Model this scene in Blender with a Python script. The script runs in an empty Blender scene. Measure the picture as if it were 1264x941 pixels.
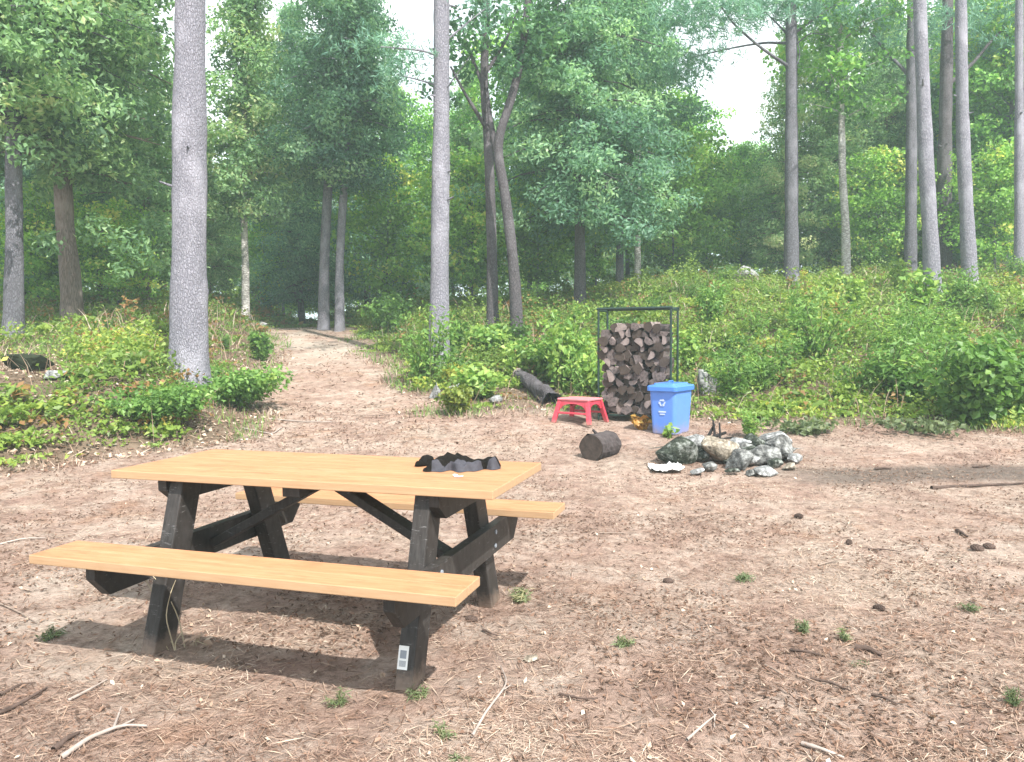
import bpy, bmesh, math
import numpy as np
from mathutils import Vector, Matrix, noise as mnoise

rng = np.random.default_rng(11)
scene = bpy.context.scene
COL = scene.collection
PI = math.pi

# ------------------------------------------------------------------ camera
F, PITCH, ROLL, CAMZ = 967.3, 0.0548, -0.0075, 1.3356
CX, CY = 632.0, 470.5
c_, s_ = math.cos(PITCH), math.sin(PITCH)
fwd = np.array([0, c_, -s_]); up0 = np.array([0, s_, c_]); rt0 = np.array([1.0, 0, 0])
rt = rt0 * math.cos(ROLL) + up0 * math.sin(ROLL)
upv = -rt0 * math.sin(ROLL) + up0 * math.cos(ROLL)
CAM = np.array([0, 0, CAMZ])
cam_d = bpy.data.cameras.new('camera'); cam = bpy.data.objects.new('camera', cam_d); COL.objects.link(cam)
cam_d.sensor_width = 36; cam_d.lens = 36 * F / 1264; cam_d.clip_end = 2000; cam_d.clip_start = 0.05
M = Matrix(((rt[0], upv[0], -fwd[0], 0), (rt[1], upv[1], -fwd[1], 0), (rt[2], upv[2], -fwd[2], CAMZ), (0, 0, 0, 1)))
cam.matrix_world = M
scene.camera = cam

def ray(u, v):
    d = fwd + rt * ((u - CX) / F) - upv * ((v - CY) / F)
    return d
def pt(u, v, D):                       # where the sight line meets the vertical plane y = D
    d = ray(u, v); return CAM + d * (D / d[1])
def on_z(u, v, z):
    d = ray(u, v); return CAM + d * ((z - CAMZ) / d[2])

# ------------------------------------------------------------------ noise and terrain
def _h(ix, iy, seed):
    n = (ix.astype(np.int64) * 374761393 + iy.astype(np.int64) * 668265263 + seed * 1442695041) & 0x7fffffff
    n = ((n ^ (n >> 13)) * 1274126177) & 0x7fffffff
    n = n ^ (n >> 16)
    return (n & 0xffff) / 65535.0
def vnoise(x, y, seed=0):
    x = np.asarray(x, float); y = np.asarray(y, float)
    ix = np.floor(x); iy = np.floor(y); fx = x - ix; fy = y - iy
    fx = fx * fx * (3 - 2 * fx); fy = fy * fy * (3 - 2 * fy)
    a = _h(ix, iy, seed); b = _h(ix + 1, iy, seed); c = _h(ix, iy + 1, seed); d = _h(ix + 1, iy + 1, seed)
    return (a * (1 - fx) + b * fx) * (1 - fy) + (c * (1 - fx) + d * fx) * fy
def fbm(x, y, seed=0, o=4):
    r = 0; a = .5
    for i in range(o):
        r = r + a * vnoise(np.asarray(x) * 2 ** i, np.asarray(y) * 2 ** i, seed + i * 17); a *= .5
    return r
def ss(a, b, x):
    t = np.clip((np.asarray(x, float) - a) / (b - a), 0, 1); return t * t * (3 - 2 * t)
_ys = [-400, 4, 7, 9, 11.7, 16, 21, 30, 60, 400]
_zs = [0, 0, .07, .2, .52, 1.08, 1.62, 1.9, 2.5, 4]
def prof(y):
    return sum(np.interp(np.asarray(y, float) + d, _ys, _zs) for d in (-1, -.5, 0, .5, 1)) / 5
def path_x(y):
    return -2.3 - (np.asarray(y, float) - 9.7) * .262
def foot_right(x):
    return np.interp(x, [-2, -1, 2, 4, 6.3, 9, 30], [10.9, 10.6, 10.35, 9.5, 9.0, 8.3, 4])
def foot_left(x):
    return np.interp(x, [-40, -9, -5, -2.6, -1], [5.5, 6.4, 7.3, 9.7, 11.5])
def path_w(y): return 1.2 * ss(25, 21.5, y)
def veg_mask(x, y):
    x = np.asarray(x, float); y = np.asarray(y, float)
    n = (fbm(x * .9, y * .9, 5) - .47) * 1.2
    l = np.minimum(y - foot_left(x), path_x(y) - path_w(y) - x)
    r = np.minimum(y - foot_right(x), x - path_x(y) - path_w(y) - .5 * ss(14, 10, y))
    return np.maximum(l, r) + n
def terrain(x, y):
    x = np.asarray(x, float); y = np.asarray(y, float)
    z = prof(y)
    px = path_x(y)
    z = z + .68 * ss(0, 1.8, px - .9 - x) * ss(0, 2.3, y - foot_left(x) + .2)
    amp = .55 + .60 * ss(0, 4.2, x)
    z = z + amp * ss(0, 11.5, y - foot_right(x) + .2) * ss(0, 2.6, x - px - .9)
    v = ss(-.3, .6, veg_mask(x, y))
    z = z + (fbm(x * .45, y * .45, 3) - .47) * (.07 + .25 * v) * ss(150, 20, np.abs(x) + y)
    z = z + (fbm(x * 2.6, y * 2.6, 9) - .47) * .035 + (vnoise(x * 9, y * 9, 21) - .5) * .012
    return z
def tz(x, y): return float(terrain(np.array([x]), np.array([y]))[0])
def gp(u, v):                          # where the sight line meets the ground
    d = ray(u, v); t = np.linspace(1.2, 60, 6000); P = CAM[None] + d[None] * t[:, None]
    below = P[:, 2] < terrain(P[:, 0], P[:, 1])
    i = int(np.argmax(below)) if below.any() else -1
    return P[i]

# ------------------------------------------------------------------ materials
def mat(name, rough=.8, spec=.3):
    m = bpy.data.materials.new(name); m.use_nodes = True
    nt = m.node_tree; nt.nodes.clear()
    out = nt.nodes.new('ShaderNodeOutputMaterial'); b = nt.nodes.new('ShaderNodeBsdfPrincipled')
    nt.links.new(b.outputs[0], out.inputs[0])
    b.inputs['Roughness'].default_value = rough; b.inputs['Specular IOR Level'].default_value = spec
    return m, nt, b, out
def N(nt, t, **kw):
    n = nt.nodes.new(t)
    for k, v in kw.items():
        if k in ('op',): n.operation = v
        elif hasattr(n, k) and not k[0].isupper(): setattr(n, k, v)
        else: n.inputs[k].default_value = v
    return n
def L(nt, a, b): nt.links.new(a, b)
def coords(nt, scale=(1, 1, 1), kind='Object'):
    tc = N(nt, 'ShaderNodeTexCoord'); mp = N(nt, 'ShaderNodeMapping'); mp.inputs['Scale'].default_value = scale
    L(nt, tc.outputs[kind], mp.inputs[0]); return mp.outputs[0]
def ramp(nt, fac, stops):
    r = N(nt, 'ShaderNodeValToRGB'); e = r.color_ramp.elements
    while len(e) < len(stops): e.new(.5)
    for k, (p, c) in enumerate(stops): e[k].position = p; e[k].color = (*c, 1)
    if fac is not None: L(nt, fac, r.inputs[0])
    return r.outputs[0]
def noise_n(nt, vec, scale, detail=5, rough=.6):
    n = N(nt, 'ShaderNodeTexNoise'); n.inputs['Scale'].default_value = scale; n.inputs['Detail'].default_value = detail
    n.inputs['Roughness'].default_value = rough
    L(nt, vec, n.inputs['Vector']); return n.outputs['Fac']
def mixc(nt, fac, a, b, mode='MIX'):
    m = N(nt, 'ShaderNodeMix', data_type='RGBA', blend_type=mode)
    for sock, val in ((m.inputs[0], fac), (m.inputs[6], a), (m.inputs[7], b)):
        if isinstance(val, (int, float)): sock.default_value = val
        elif isinstance(val, tuple): sock.default_value = (*val, 1)
        else: L(nt, val, sock)
    return m.outputs[2]
def bump(nt, b, h, strength=.5, dist=.02):
    n = N(nt, 'ShaderNodeBump'); n.inputs['Strength'].default_value = strength; n.inputs['Distance'].default_value = dist
    L(nt, h, n.inputs['Height']); L(nt, n.outputs[0], b.inputs['Normal'])

def m_bark(name, dark, mid, light, vs=(26, 26, 9), d=.018):
    m, nt, b, o = mat(name, .9, .15)
    v = coords(nt, vs)
    vo = N(nt, 'ShaderNodeTexVoronoi', feature='DISTANCE_TO_EDGE'); vo.inputs['Scale'].default_value = 1.6
    nz = noise_n(nt, coords(nt, (3, 3, 3)), 4, 4)
    add = N(nt, 'ShaderNodeVectorMath', op='ADD'); 
    L(nt, v, add.inputs[0])
    n2 = N(nt, 'ShaderNodeTexNoise'); n2.inputs['Scale'].default_value = 1.3; L(nt, v, n2.inputs['Vector']); L(nt, n2.outputs['Color'], add.inputs[1])
    L(nt, add.outputs[0], vo.inputs['Vector'])
    fine = noise_n(nt, v, 3.5, 6, .7)
    big = noise_n(nt, coords(nt, (1.2, 1.2, .7)), 1.5, 3)
    e = ramp(nt, vo.outputs['Distance'], [(0, (.35, .35, .35)), (.22, (1, 1, 1))])
    k = N(nt, 'ShaderNodeMath', op='MULTIPLY'); L(nt, e, k.inputs[0]); L(nt, fine, k.inputs[1])
    col = ramp(nt, k.outputs[0], [(0.10, dark), (.36, mid), (.68, light)])
    lich = ramp(nt, big, [(.5, (0, 0, 0)), (.72, (1, 1, 1))])
    col = mixc(nt, lich, col, tuple(np.array(light) * 1.12))
    L(nt, col, b.inputs['Base Color']); bump(nt, b, k.outputs[0], 1.0, d * 1.8)
    return m
BARK_PALE = m_bark('pale_pine_bark', (.15, .147, .175), (.27, .265, .31), (.41, .40, .46))
BARK_GREY = m_bark('grey_bark', (.07, .068, .078), (.15, .148, .17), (.26, .255, .29))
BARK_DARK = m_bark('dark_bark', (.05, .045, .05), (.11, .10, .108), (.20, .185, .20))
BARK_BIRCH = m_bark('birch_bark', (.16, .14, .13), (.50, .48, .46), (.72, .70, .67), (5, 5, 12))
BARK_BROWN = m_bark('brown_cedar_bark', (.10, .075, .065), (.24, .19, .165), (.38, .31, .28), (30, 30, 3))

def m_leaf(name, stops, transl=.5, rough=.45, spec=.35):
    m, nt, b, o = mat(name, rough, spec)
    at = N(nt, 'ShaderNodeAttribute', attribute_name='tint')
    oi = N(nt, 'ShaderNodeObjectInfo')
    ma = N(nt, 'ShaderNodeMath', op='MULTIPLY_ADD'); L(nt, oi.outputs['Random'], ma.inputs[0]); ma.inputs[1].default_value = .16; 
    sb = N(nt, 'ShaderNodeMath', op='SUBTRACT'); L(nt, at.outputs['Fac'], sb.inputs[0]); sb.inputs[1].default_value = .08
    L(nt, sb.outputs[0], ma.inputs[2])
    col = ramp(nt, ma.outputs[0], stops)
    L(nt, col, b.inputs['Base Color'])
    tr = N(nt, 'ShaderNodeBsdfTranslucent')
    tc = mixc(nt, 1.0, col, (1.2, 1.3, .85), 'MULTIPLY'); L(nt, tc, tr.inputs['Color'])
    mx = N(nt, 'ShaderNodeMixShader'); mx.inputs[0].default_value = transl
    L(nt, b.outputs[0], mx.inputs[1]); L(nt, tr.outputs[0], mx.inputs[2]); L(nt, mx.outputs[0], o.inputs[0])
    return m
LEAF_HEMLOCK = m_leaf('hemlock_needles', [(.05, (0.075, 0.165, 0.117)), (.45, (0.154, 0.300, 0.200)), (.75, (0.254, 0.433, 0.276)), (.97, (0.394, 0.569, 0.325))])
LEAF_CEDAR = m_leaf('cedar_sprays', [(.05, (0.101, 0.191, 0.108)), (.45, (0.218, 0.369, 0.185)), (.75, (0.370, 0.538, 0.268)), (.97, (0.570, 0.600, 0.337))])
LEAF_MAPLE = m_leaf('maple_leaves', [(.05, (0.084, 0.193, 0.061)), (.45, (0.181, 0.388, 0.097)), (.75, (0.316, 0.581, 0.132)), (.97, (0.532, 0.600, 0.171))], .42)
LEAF_BRIGHT = m_leaf('young_maple_leaves', [(.05, (0.109, 0.218, 0.055)), (.45, (0.218, 0.418, 0.091)), (.75, (0.363, 0.581, 0.128)), (.97, (0.600, 0.600, 0.164))], .45)
LEAF_OAK = m_leaf('oak_leaves', [(.05, (0.055, 0.126, 0.076)), (.45, (0.098, 0.218, 0.113)), (.75, (0.164, 0.328, 0.151)), (.97, (0.284, 0.458, 0.201))], .38)
LEAF_PINE = m_leaf('pine_needles', [(.05, (0.085, 0.193, 0.156)), (.45, (0.156, 0.325, 0.242)), (.75, (0.252, 0.457, 0.312)), (.97, (0.384, 0.600, 0.398))], .3)
LEAF_COVER = m_leaf('ground_cover_leaves', [(.02, (0.308, 0.174, 0.080)), (.12, (0.324, 0.213, 0.074)), (.18, (0.104, 0.167, 0.042)), (.5, (0.186, 0.287, 0.061)), (.78, (0.277, 0.373, 0.074)), (.93, (0.407, 0.452, 0.093)), (1.0, (0.586, 0.506, 0.112))], .42)
LEAF_SHRUB = m_leaf('shrub_leaves', [(.05, (0.065, 0.129, 0.032)), (.45, (0.122, 0.245, 0.058)), (.75, (0.202, 0.349, 0.084)), (.97, (0.345, 0.463, 0.115))], .4)
LEAF_WEED = m_leaf('weed_leaves', [(.05, (0.085, 0.114, 0.060)), (.45, (0.142, 0.185, 0.090)), (.75, (0.209, 0.255, 0.130)), (.97, (0.342, 0.317, 0.180))], .35)
LEAF_YELLOW = m_leaf('yellowing_leaves', [(.05, (.14, .20, .04)), (.45, (.28, .32, .06)), (.75, (.42, .40, .08)), (.97, (.55, .42, .10))], .4)
LEAF_ORANGE = m_leaf('orange_leaves', [(.05, (.30, .12, .03)), (.45, (.45, .20, .05)), (.75, (.55, .32, .08)), (.97, (.60, .45, .14))], .35)
LEAF_DRY = m_leaf('dry_litter', [(.02, (.06, .04, .03)), (.3, (.20, .12, .085)), (.6, (.40, .29, .22)), (.97, (.62, .54, .45))], .1, .8, .2)
NEEDLE_DRY = m_leaf('dry_pine_needles', [(.02, (.13, .08, .06)), (.35, (.28, .18, .135)), (.65, (.42, .32, .25)), (.97, (.62, .54, .45))], .05, .75, .25)

def dirt(m, zmax):
    nt = m.node_tree; b = next(n for n in nt.nodes if n.type == 'BSDF_PRINCIPLED'); src = b.inputs['Base Color'].links[0].from_socket
    tc = N(nt, 'ShaderNodeTexCoord'); sp = N(nt, 'ShaderNodeSeparateXYZ'); L(nt, tc.outputs['Object'], sp.inputs[0])
    nz = noise_n(nt, tc.outputs['Object'], 14, 6, .7); k = N(nt, 'ShaderNodeMath', op='MULTIPLY_ADD'); L(nt, sp.outputs[2], k.inputs[0]); k.inputs[1].default_value = -.9 / zmax; L(nt, nz, k.inputs[2])
    f = ramp(nt, k.outputs[0], [(.05, (0, 0, 0)), (.6, (.75, .75, .75))]); L(nt, mixc(nt, f, src, (.30, .22, .17)), b.inputs['Base Color'])
    sc = ramp(nt, noise_n(nt, coords(nt, (2, 2, 9)), 9, 5, .8), [(.60, (0, 0, 0)), (.72, (.35, .35, .35))]); s2 = b.inputs['Base Color'].links[0].from_socket
    L(nt, mixc(nt, sc, s2, (.55, .55, .56)), b.inputs['Base Color'])
def m_plain(name, col, rough=.6, spec=.4, var=.15, scale=12, bmp=.1, stretch=(1, 1, 1)):
    m, nt, b, o = mat(name, rough, spec)
    f = noise_n(nt, coords(nt, stretch), scale, 6, .65)
    c1 = tuple(np.array(col) * (1 - var)); c2 = tuple(np.minimum(np.array(col) * (1 + var), .95))
    L(nt, ramp(nt, f, [(.3, c1), (.7, c2)]), b.inputs['Base Color'])
    if bmp: bump(nt, b, f, bmp, .004)
    return m

def m_wood():
    m, nt, b, o = mat('orange_stained_boards', .55, .3)
    v = coords(nt, (1.2, 22, 22))
    g = noise_n(nt, v, 3, 7, .65)
    g2 = noise_n(nt, coords(nt, (1.5, 3, 3)), 2.2, 3)
    col = ramp(nt, g, [(.25, (.33, .152, .074)), (.5, (.405, .196, .098)), (.75, (.485, .258, .142))])
    wear = ramp(nt, g2, [(.55, (0, 0, 0)), (.8, (.4, .4, .4))])
    col = mixc(nt, wear, col, (.50, .32, .19))
    sp = N(nt, 'ShaderNodeTexVoronoi'); sp.inputs['Scale'].default_value = 9; L(nt, coords(nt), sp.inputs['Vector'])
    spot = ramp(nt, sp.outputs['Distance'], [(.0, (1, 1, 1)), (.055, (.0, .0, .0))])
    col = mixc(nt, spot, col, (.36, .20, .09))
    tcn = N(nt, 'ShaderNodeTexCoord'); sx = N(nt, 'ShaderNodeSeparateXYZ'); L(nt, tcn.outputs['Normal'], sx.inputs[0])
    stain = ramp(nt, noise_n(nt, coords(nt, (2, 6, 6)), 2.6, 6, .7), [(.28, (.55, .5, .46)), (.5, (1, 1, 1))])
    col = mixc(nt, .55, col, stain, 'MULTIPLY')
    edge = ramp(nt, sx.outputs[2], [(.35, (.75, .75, .75)), (.75, (0, 0, 0))])
    col = mixc(nt, edge, col, mixc(nt, noise_n(nt, coords(nt, (3, 40, 60)), 3, 6), (.30, .19, .10), (.52, .38, .24)))
    L(nt, col, b.inputs['Base Color']); bump(nt, b, g, .25, .003)
    return m
WOOD = m_wood()
def m_edge():
    m, nt, b, o = mat('weathered_board_edge', .8, .2)
    g = noise_n(nt, coords(nt, (2, 30, 30)), 3, 6)
    L(nt, ramp(nt, g, [(.3, (.38, .25, .13)), (.7, (.60, .43, .25))]), b.inputs['Base Color'])
    return m
def m_black():
    m, nt, b, o = mat('black_stained_timber', .55, .35)
    g = noise_n(nt, coords(nt, (18, 6, 3)), 4, 6)
    L(nt, ramp(nt, g, [(.3, (.015, .013, .012)), (.72, (.048, .043, .041))]), b.inputs['Base Color'])
    d = N(nt, 'ShaderNodeMath', op='MULTIPLY'); d.inputs[1].default_value = 1; L(nt, g, d.inputs[0])
    bump(nt, b, g, .25, .004); return m
BLACKWOOD = m_black()
PRINT = m_plain('faded_white_print', (.48, .56, .74), .6, .3, .1)
WHITE = m_plain('white_paper', (.78, .80, .80), .6, .3, .06)
GREYPRINT = m_plain('grey_print', (.25, .28, .32), .6, .3, .1)
BLUE = m_plain('blue_plastic', (.10, .23, .66), .38, .5, .06, 6, 0)
BLUE_LID = m_plain('blue_lid_plastic', (.06, .185, .56), .35, .5, .06, 6, 0)
RED = m_plain('red_plastic', (.52, .045, .075), .42, .5, .15, 6, .05)
RED_PALE = m_plain('faded_red_plastic', (.60, .20, .22), .5, .4, .2, 8, .05)
GREENMETAL = m_plain('dark_green_tube', (.010, .030, .024), .4, .5, .3, 20, .1)
CLOTH = m_plain('black_cloth', (.009, .008, .007), .9, .1, .35, 30, .4)
CLOTH_GREY = m_plain('charcoal_lining', (.045, .045, .056), .75, .25, .3, 26, .4)
CHAR = m_plain('charred_wood', (.02, .018, .018), .9, .2, .5, 20, .5)
STICK = m_plain('dead_stick', (.22, .17, .14), .85, .2, .4, 12, .4, (1, 1, 6))
STICK_PALE = m_plain('bleached_stick', (.33, .28, .25), .85, .2, .3, 12, .4)
STICK_DARK = m_plain('dark_rotten_wood', (.085, .06, .05), .9, .15, .45, 18, .6)
ENDGRAIN = m_plain('weathered_cut_end', (.12, .098, .095), .9, .1, .7, 26, .8)
ENDGRAIN_DARK = m_plain('dark_cut_end', (.055, .042, .036), .9, .15, .4, 18, .5)
BARKLOG = m_plain('firewood_bark', (.06, .05, .05), .9, .15, .5, 22, .8, (1, .3, 1))
SPLIT = m_plain('split_wood_face', (.215, .175, .165), .85, .15, .35, 18, .5, (1, .15, 1))
MOSSY = m_plain('dark_mossy_rock', (.022, .028, .016), .95, .1, .6, 9, .8)
STEM = m_plain('plant_stem', (.12, .15, .06), .8, .2, .4, 14, .2)
STEM_DRY = m_plain('dry_stem', (.42, .36, .25), .8, .2, .3, 14, .2)

dirt(BLUE, .28); dirt(RED, .12); dirt(BLACKWOOD, .16)
def m_stone(name, a, b_, c):
    m, nt, b, o = mat(name, .85, .25)
    v = coords(nt, kind='Object')
    f = noise_n(nt, v, 9, 7, .75); g = noise_n(nt, v, 34, 4, .7)
    col = ramp(nt, f, [(.36, a), (.5, b_), (.64, c)])
    sp = ramp(nt, g, [(.38, (.35, .35, .35)), (.62, (1, 1, 1))])
    L(nt, mixc(nt, .6, col, sp, 'MULTIPLY'), b.inputs['Base Color'])
    bump(nt, b, g, .7, .015); return m
STONE_A = m_stone('sooty_pale_granite', (.045, .045, .045), (.15, .152, .147), (.40, .41, .40))
STONE_B = m_stone('brown_lichen_stone', (.10, .085, .06), (.27, .23, .18), (.44, .40, .34))
STONE_C = m_stone('dark_green_stone', (.014, .018, .014), (.045, .055, .04), (.32, .34, .32))
STONE_D = m_stone('pale_grey_stone', (.10, .10, .10), (.25, .255, .255), (.48, .49, .50))

def m_ground():
    m, nt, b, o = mat('pine_duff_soil', .95, .1)
    tc = N(nt, 'ShaderNodeTexCoord').outputs['Object']
    n1 = noise_n(nt, tc, .75, 5, .6); n2 = noise_n(nt, tc, 2.6, 5, .65); n3 = noise_n(nt, tc, 11, 6, .7); n4 = noise_n(nt, tc, 55, 5, .75)
    ve = N(nt, 'ShaderNodeTexVoronoi', feature='F1'); ve.inputs['Scale'].default_value = 38; L(nt, tc, ve.inputs['Vector'])
    base = ramp(nt, n2, [(.3, (.26, .17, .137)), (.5, (.36, .26, .212)), (.68, (.45, .36, .305))])
    straw = ramp(nt, n1, [(.5, (0, 0, 0)), (.66, (.7, .7, .7))])
    base = mixc(nt, straw, base, (.42, .345, .285))
    om = ramp(nt, noise_n(nt, coords(nt, (1, 1, 1), 'Object'), 1.4, 6, .7), [(.55, (0, 0, 0)), (.68, (.75, .75, .75))])
    base = mixc(nt, om, base, (.31, .185, .125))
    mott = ramp(nt, n3, [(.32, (.36, .33, .31)), (.48, (.92, .92, .92)), (.68, (1.3, 1.3, 1.3))])
    base = mixc(nt, .75, base, mott, 'MULTIPLY')
    fine = ramp(nt, n4, [(.3, (.5, .47, .44)), (.5, (1, 1, 1)), (.75, (1.35, 1.35, 1.35))])
    base = mixc(nt, .7, base, fine, 'MULTIPLY')
    pv = N(nt, 'ShaderNodeAttribute', attribute_name='pale').outputs['Fac']
    base = mixc(nt, pv, base, mixc(nt, n3, (.40, .345, .29), (.62, .555, .49)))
    dk = N(nt, 'ShaderNodeAttribute', attribute_name='dark_ground').outputs['Fac']
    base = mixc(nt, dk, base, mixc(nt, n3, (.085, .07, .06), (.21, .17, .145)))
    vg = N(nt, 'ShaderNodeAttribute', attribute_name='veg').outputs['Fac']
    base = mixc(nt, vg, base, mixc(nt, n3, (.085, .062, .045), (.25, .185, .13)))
    L(nt, base, b.inputs['Base Color'])
    hs = N(nt, 'ShaderNodeMath', op='ADD'); L(nt, n3, hs.inputs[0]); L(nt, n4, hs.inputs[1])
    bump(nt, b, hs.outputs[0], .9, .03)
    return m
GROUND = m_ground()

# ------------------------------------------------------------------ mesh helpers
def mesh_np(name, verts, faces, mats, tint=None, smooth=False, mi=None, attrs=None):
    me = bpy.data.meshes.new(name)
    verts = np.asarray(verts, np.float32); faces = np.asarray(faces, np.int32); k = faces.shape[1]
    me.vertices.add(len(verts)); me.vertices.foreach_set('co', verts.ravel())
    me.loops.add(faces.size); me.loops.foreach_set('vertex_index', faces.ravel())
    me.polygons.add(len(faces)); me.polygons.foreach_set('loop_start', np.arange(0, faces.size, k, dtype=np.int32))
    try: me.polygons.foreach_set('loop_total', np.full(len(faces), k, np.int32))
    except Exception: pass
    for m in (mats if isinstance(mats, (list, tuple)) else [mats]): me.materials.append(m)
    if mi is not None: me.polygons.foreach_set('material_index', np.asarray(mi, np.int32))
    me.update(calc_edges=True)
    if tint is not None:
        a = me.attributes.new('tint', 'FLOAT', 'FACE'); a.data.foreach_set('value', np.asarray(tint, np.float32))
    for n, v in (attrs or {}).items():
        a = me.attributes.new(n, 'FLOAT', 'POINT'); a.data.foreach_set('value', np.asarray(v, np.float32))
    me.polygons.foreach_set('use_smooth', np.full(len(faces), smooth, bool))
    return me
def link(name, me, parent=None, loc=None):
    o = bpy.data.objects.new(name, me); COL.objects.link(o)
    if parent is not None: o.parent = parent
    if loc is not None: o.location = loc
    return o
def tag(o, label=None, cat=None, group=None, kind=None):
    if label: o['label'] = label
    if cat: o['category'] = cat
    if group: o['group'] = group
    if kind: o['kind'] = kind
    return o
def thing(name, label, cat, loc, rz=0, group=None):
    o = bpy.data.objects.new(name, None); COL.objects.link(o); o.empty_display_size = .1
    o.location = loc; o.rotation_euler = (0, 0, rz); return tag(o, label, cat, group)

class MB:                                # collects shapes into one mesh
    def __init__(s): s.bm = bmesh.new()
    def box(s, c, size, rot=None, bev=.004, taper=None):
        b = bmesh.new(); bmesh.ops.create_cube(b, size=1)
        for v in b.verts:
            v.co = Vector((v.co.x * size[0], v.co.y * size[1], v.co.z * size[2]))
            if taper and v.co.z > 0: v.co.x *= taper[0]; v.co.y *= taper[1]
        if bev: bmesh.ops.bevel(b, geom=list(b.edges), offset=bev, segments=2, affect='EDGES', profile=.5)
        m = Matrix.Translation(c) @ (rot.to_4x4() if rot else Matrix.Identity(4))
        b.transform(m); s._in(b); return s
    def _in(s, b):
        me = bpy.data.meshes.new('tmp'); b.to_mesh(me); b.free(); s.bm.from_mesh(me); bpy.data.meshes.remove(me)
    def beam(s, a, b, w, d, bev=.005, side=Vector((1, 0, 0))):     # square bar from a to b: w along side, d across
        a = Vector(a); b = Vector(b); z = (b - a).normalized(); x = (side - z * side.dot(z)).normalized(); y = z.cross(x)
        r = Matrix((x, y, z)).transposed(); return s.box((a + b) / 2, (w, d, (b - a).length), r, bev)
    def tube(s, pts, rad, sides=8, cap=True):
        pts = [Vector(p) for p in pts]; rings = []
        for i, p in enumerate(pts):
            t = (pts[min(i + 1, len(pts) - 1)] - pts[max(i - 1, 0)]).normalized()
            x = t.orthogonal().normalized() if i == 0 else (px - t * px.dot(t)).normalized()
            px = x; y = t.cross(x); r = rad[i] if hasattr(rad, '__len__') else rad
            rings.append([s.bm.verts.new(p + (x * math.cos(a) + y * math.sin(a)) * r) for a in [2 * PI * k / sides for k in range(sides)]])
        for r0, r1 in zip(rings, rings[1:]):
            for k in range(sides): s.bm.faces.new((r0[k], r0[(k + 1) % sides], r1[(k + 1) % sides], r1[k]))
        if cap: s.bm.faces.new(rings[0][::-1]); s.bm.faces.new(rings[-1])
        return s
    def poly(s, pts, thick, axis):       # flat polygon given thickness
        vs = [s.bm.verts.new(p) for p in pts]; f = s.bm.faces.new(vs)
        r = bmesh.ops.extrude_face_region(s.bm, geom=[f])
        for v in r['geom']:
            if isinstance(v, bmesh.types.BMVert): v.co += Vector(axis) * thick
        return s
    def mesh(s, name, m, smooth=False):
        bmesh.ops.recalc_face_normals(s.bm, faces=s.bm.faces)
        me = bpy.data.meshes.new(name); s.bm.to_mesh(me); s.bm.free()
        for q in (m if isinstance(m, (list, tuple)) else [m]): me.materials.append(q)
        me.polygons.foreach_set('use_smooth', np.full(len(me.polygons), smooth, bool)); return me
    def build(s, name, m, parent=None, loc=None, smooth=False): return link(name, s.mesh(name, m, smooth), parent, loc)

class Foliage:                           # leaf-sized faces
    def __init__(s, seed): s.r = np.random.default_rng(seed); s.q = []; s.t = []
    def leaves(s, P, nrm, ln, wd, tint, droop=0.0, dirs=None):
        n = len(P); r = s.r
        nrm = nrm / (np.linalg.norm(nrm, axis=1, keepdims=True) + 1e-9)
        d = r.normal(size=(n, 3)) if dirs is None else dirs + r.normal(size=(n, 3)) * .25
        d[:, 2] -= droop
        d = d - nrm * np.sum(d * nrm, 1, keepdims=True); d /= np.linalg.norm(d, axis=1, keepdims=True) + 1e-9
        b = np.cross(nrm, d)
        l = (ln * r.uniform(.6, 1.3, n))[:, None]; w = (wd * r.uniform(.7, 1.25, n))[:, None]
        fold = nrm * w * r.uniform(-.1, .5, n)[:, None]
        q = np.stack([P - d * l * .5, P - d * l * .05 + b * w * .5 + fold, P + d * l * .5, P - d * l * .05 - b * w * .5 + fold], 1)
        s.q.append(q); s.t.append(tint)
    def clump(s, c, n, sig, ln, wd, tint=.5, tv=.22, upb=.8, out=None, droop=0.0):
        r = s.r; v = r.normal(size=(n, 3)); v /= np.linalg.norm(v, axis=1, keepdims=True) + 1e-9
        rad = r.uniform(.25, 1, n)[:, None] ** .6
        P = np.asarray(c)[None] + v * rad * np.asarray(sig)[None] * 1.6
        nr = r.normal(size=(n, 3)) * .55 + np.array([0, 0, upb]) + v * .35
        if out is not None: nr = nr + np.asarray(out)[None] * .3
        s.leaves(P, nr, ln, wd, np.clip(tint + r.normal(size=n) * tv * .6, 0, 1), droop)
    def tuft(s, c, n, ln, wd, direction, tint, tv=.15):              # a bunch of long needles
        r = s.r; d = np.asarray(direction)[None] * .9 + r.normal(size=(n, 3)) * .6; d /= np.linalg.norm(d, axis=1, keepdims=True)
        l = (ln * r.uniform(.7, 1.2, n))[:, None]
        P = np.asarray(c)[None] + d * l * .5 + r.normal(size=(n, 3)) * .03
        nr = np.cross(d, r.normal(size=(n, 3))); nr /= np.linalg.norm(nr, axis=1, keepdims=True) + 1e-9
        b = np.cross(nr, d) * wd * .5
        s.q.append(np.stack([P - d * l * .5, P + b, P + d * l * .5, P - b], 1)); s.t.append(np.clip(tint + r.normal(size=n) * tv, 0, 1))
    def mesh(s, name, m):
        q = np.concatenate(s.q); t = np.concatenate(s.t); n = len(q)
        return mesh_np(name, q.reshape(-1, 3), np.arange(n * 4).reshape(n, 4), m, t)

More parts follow.
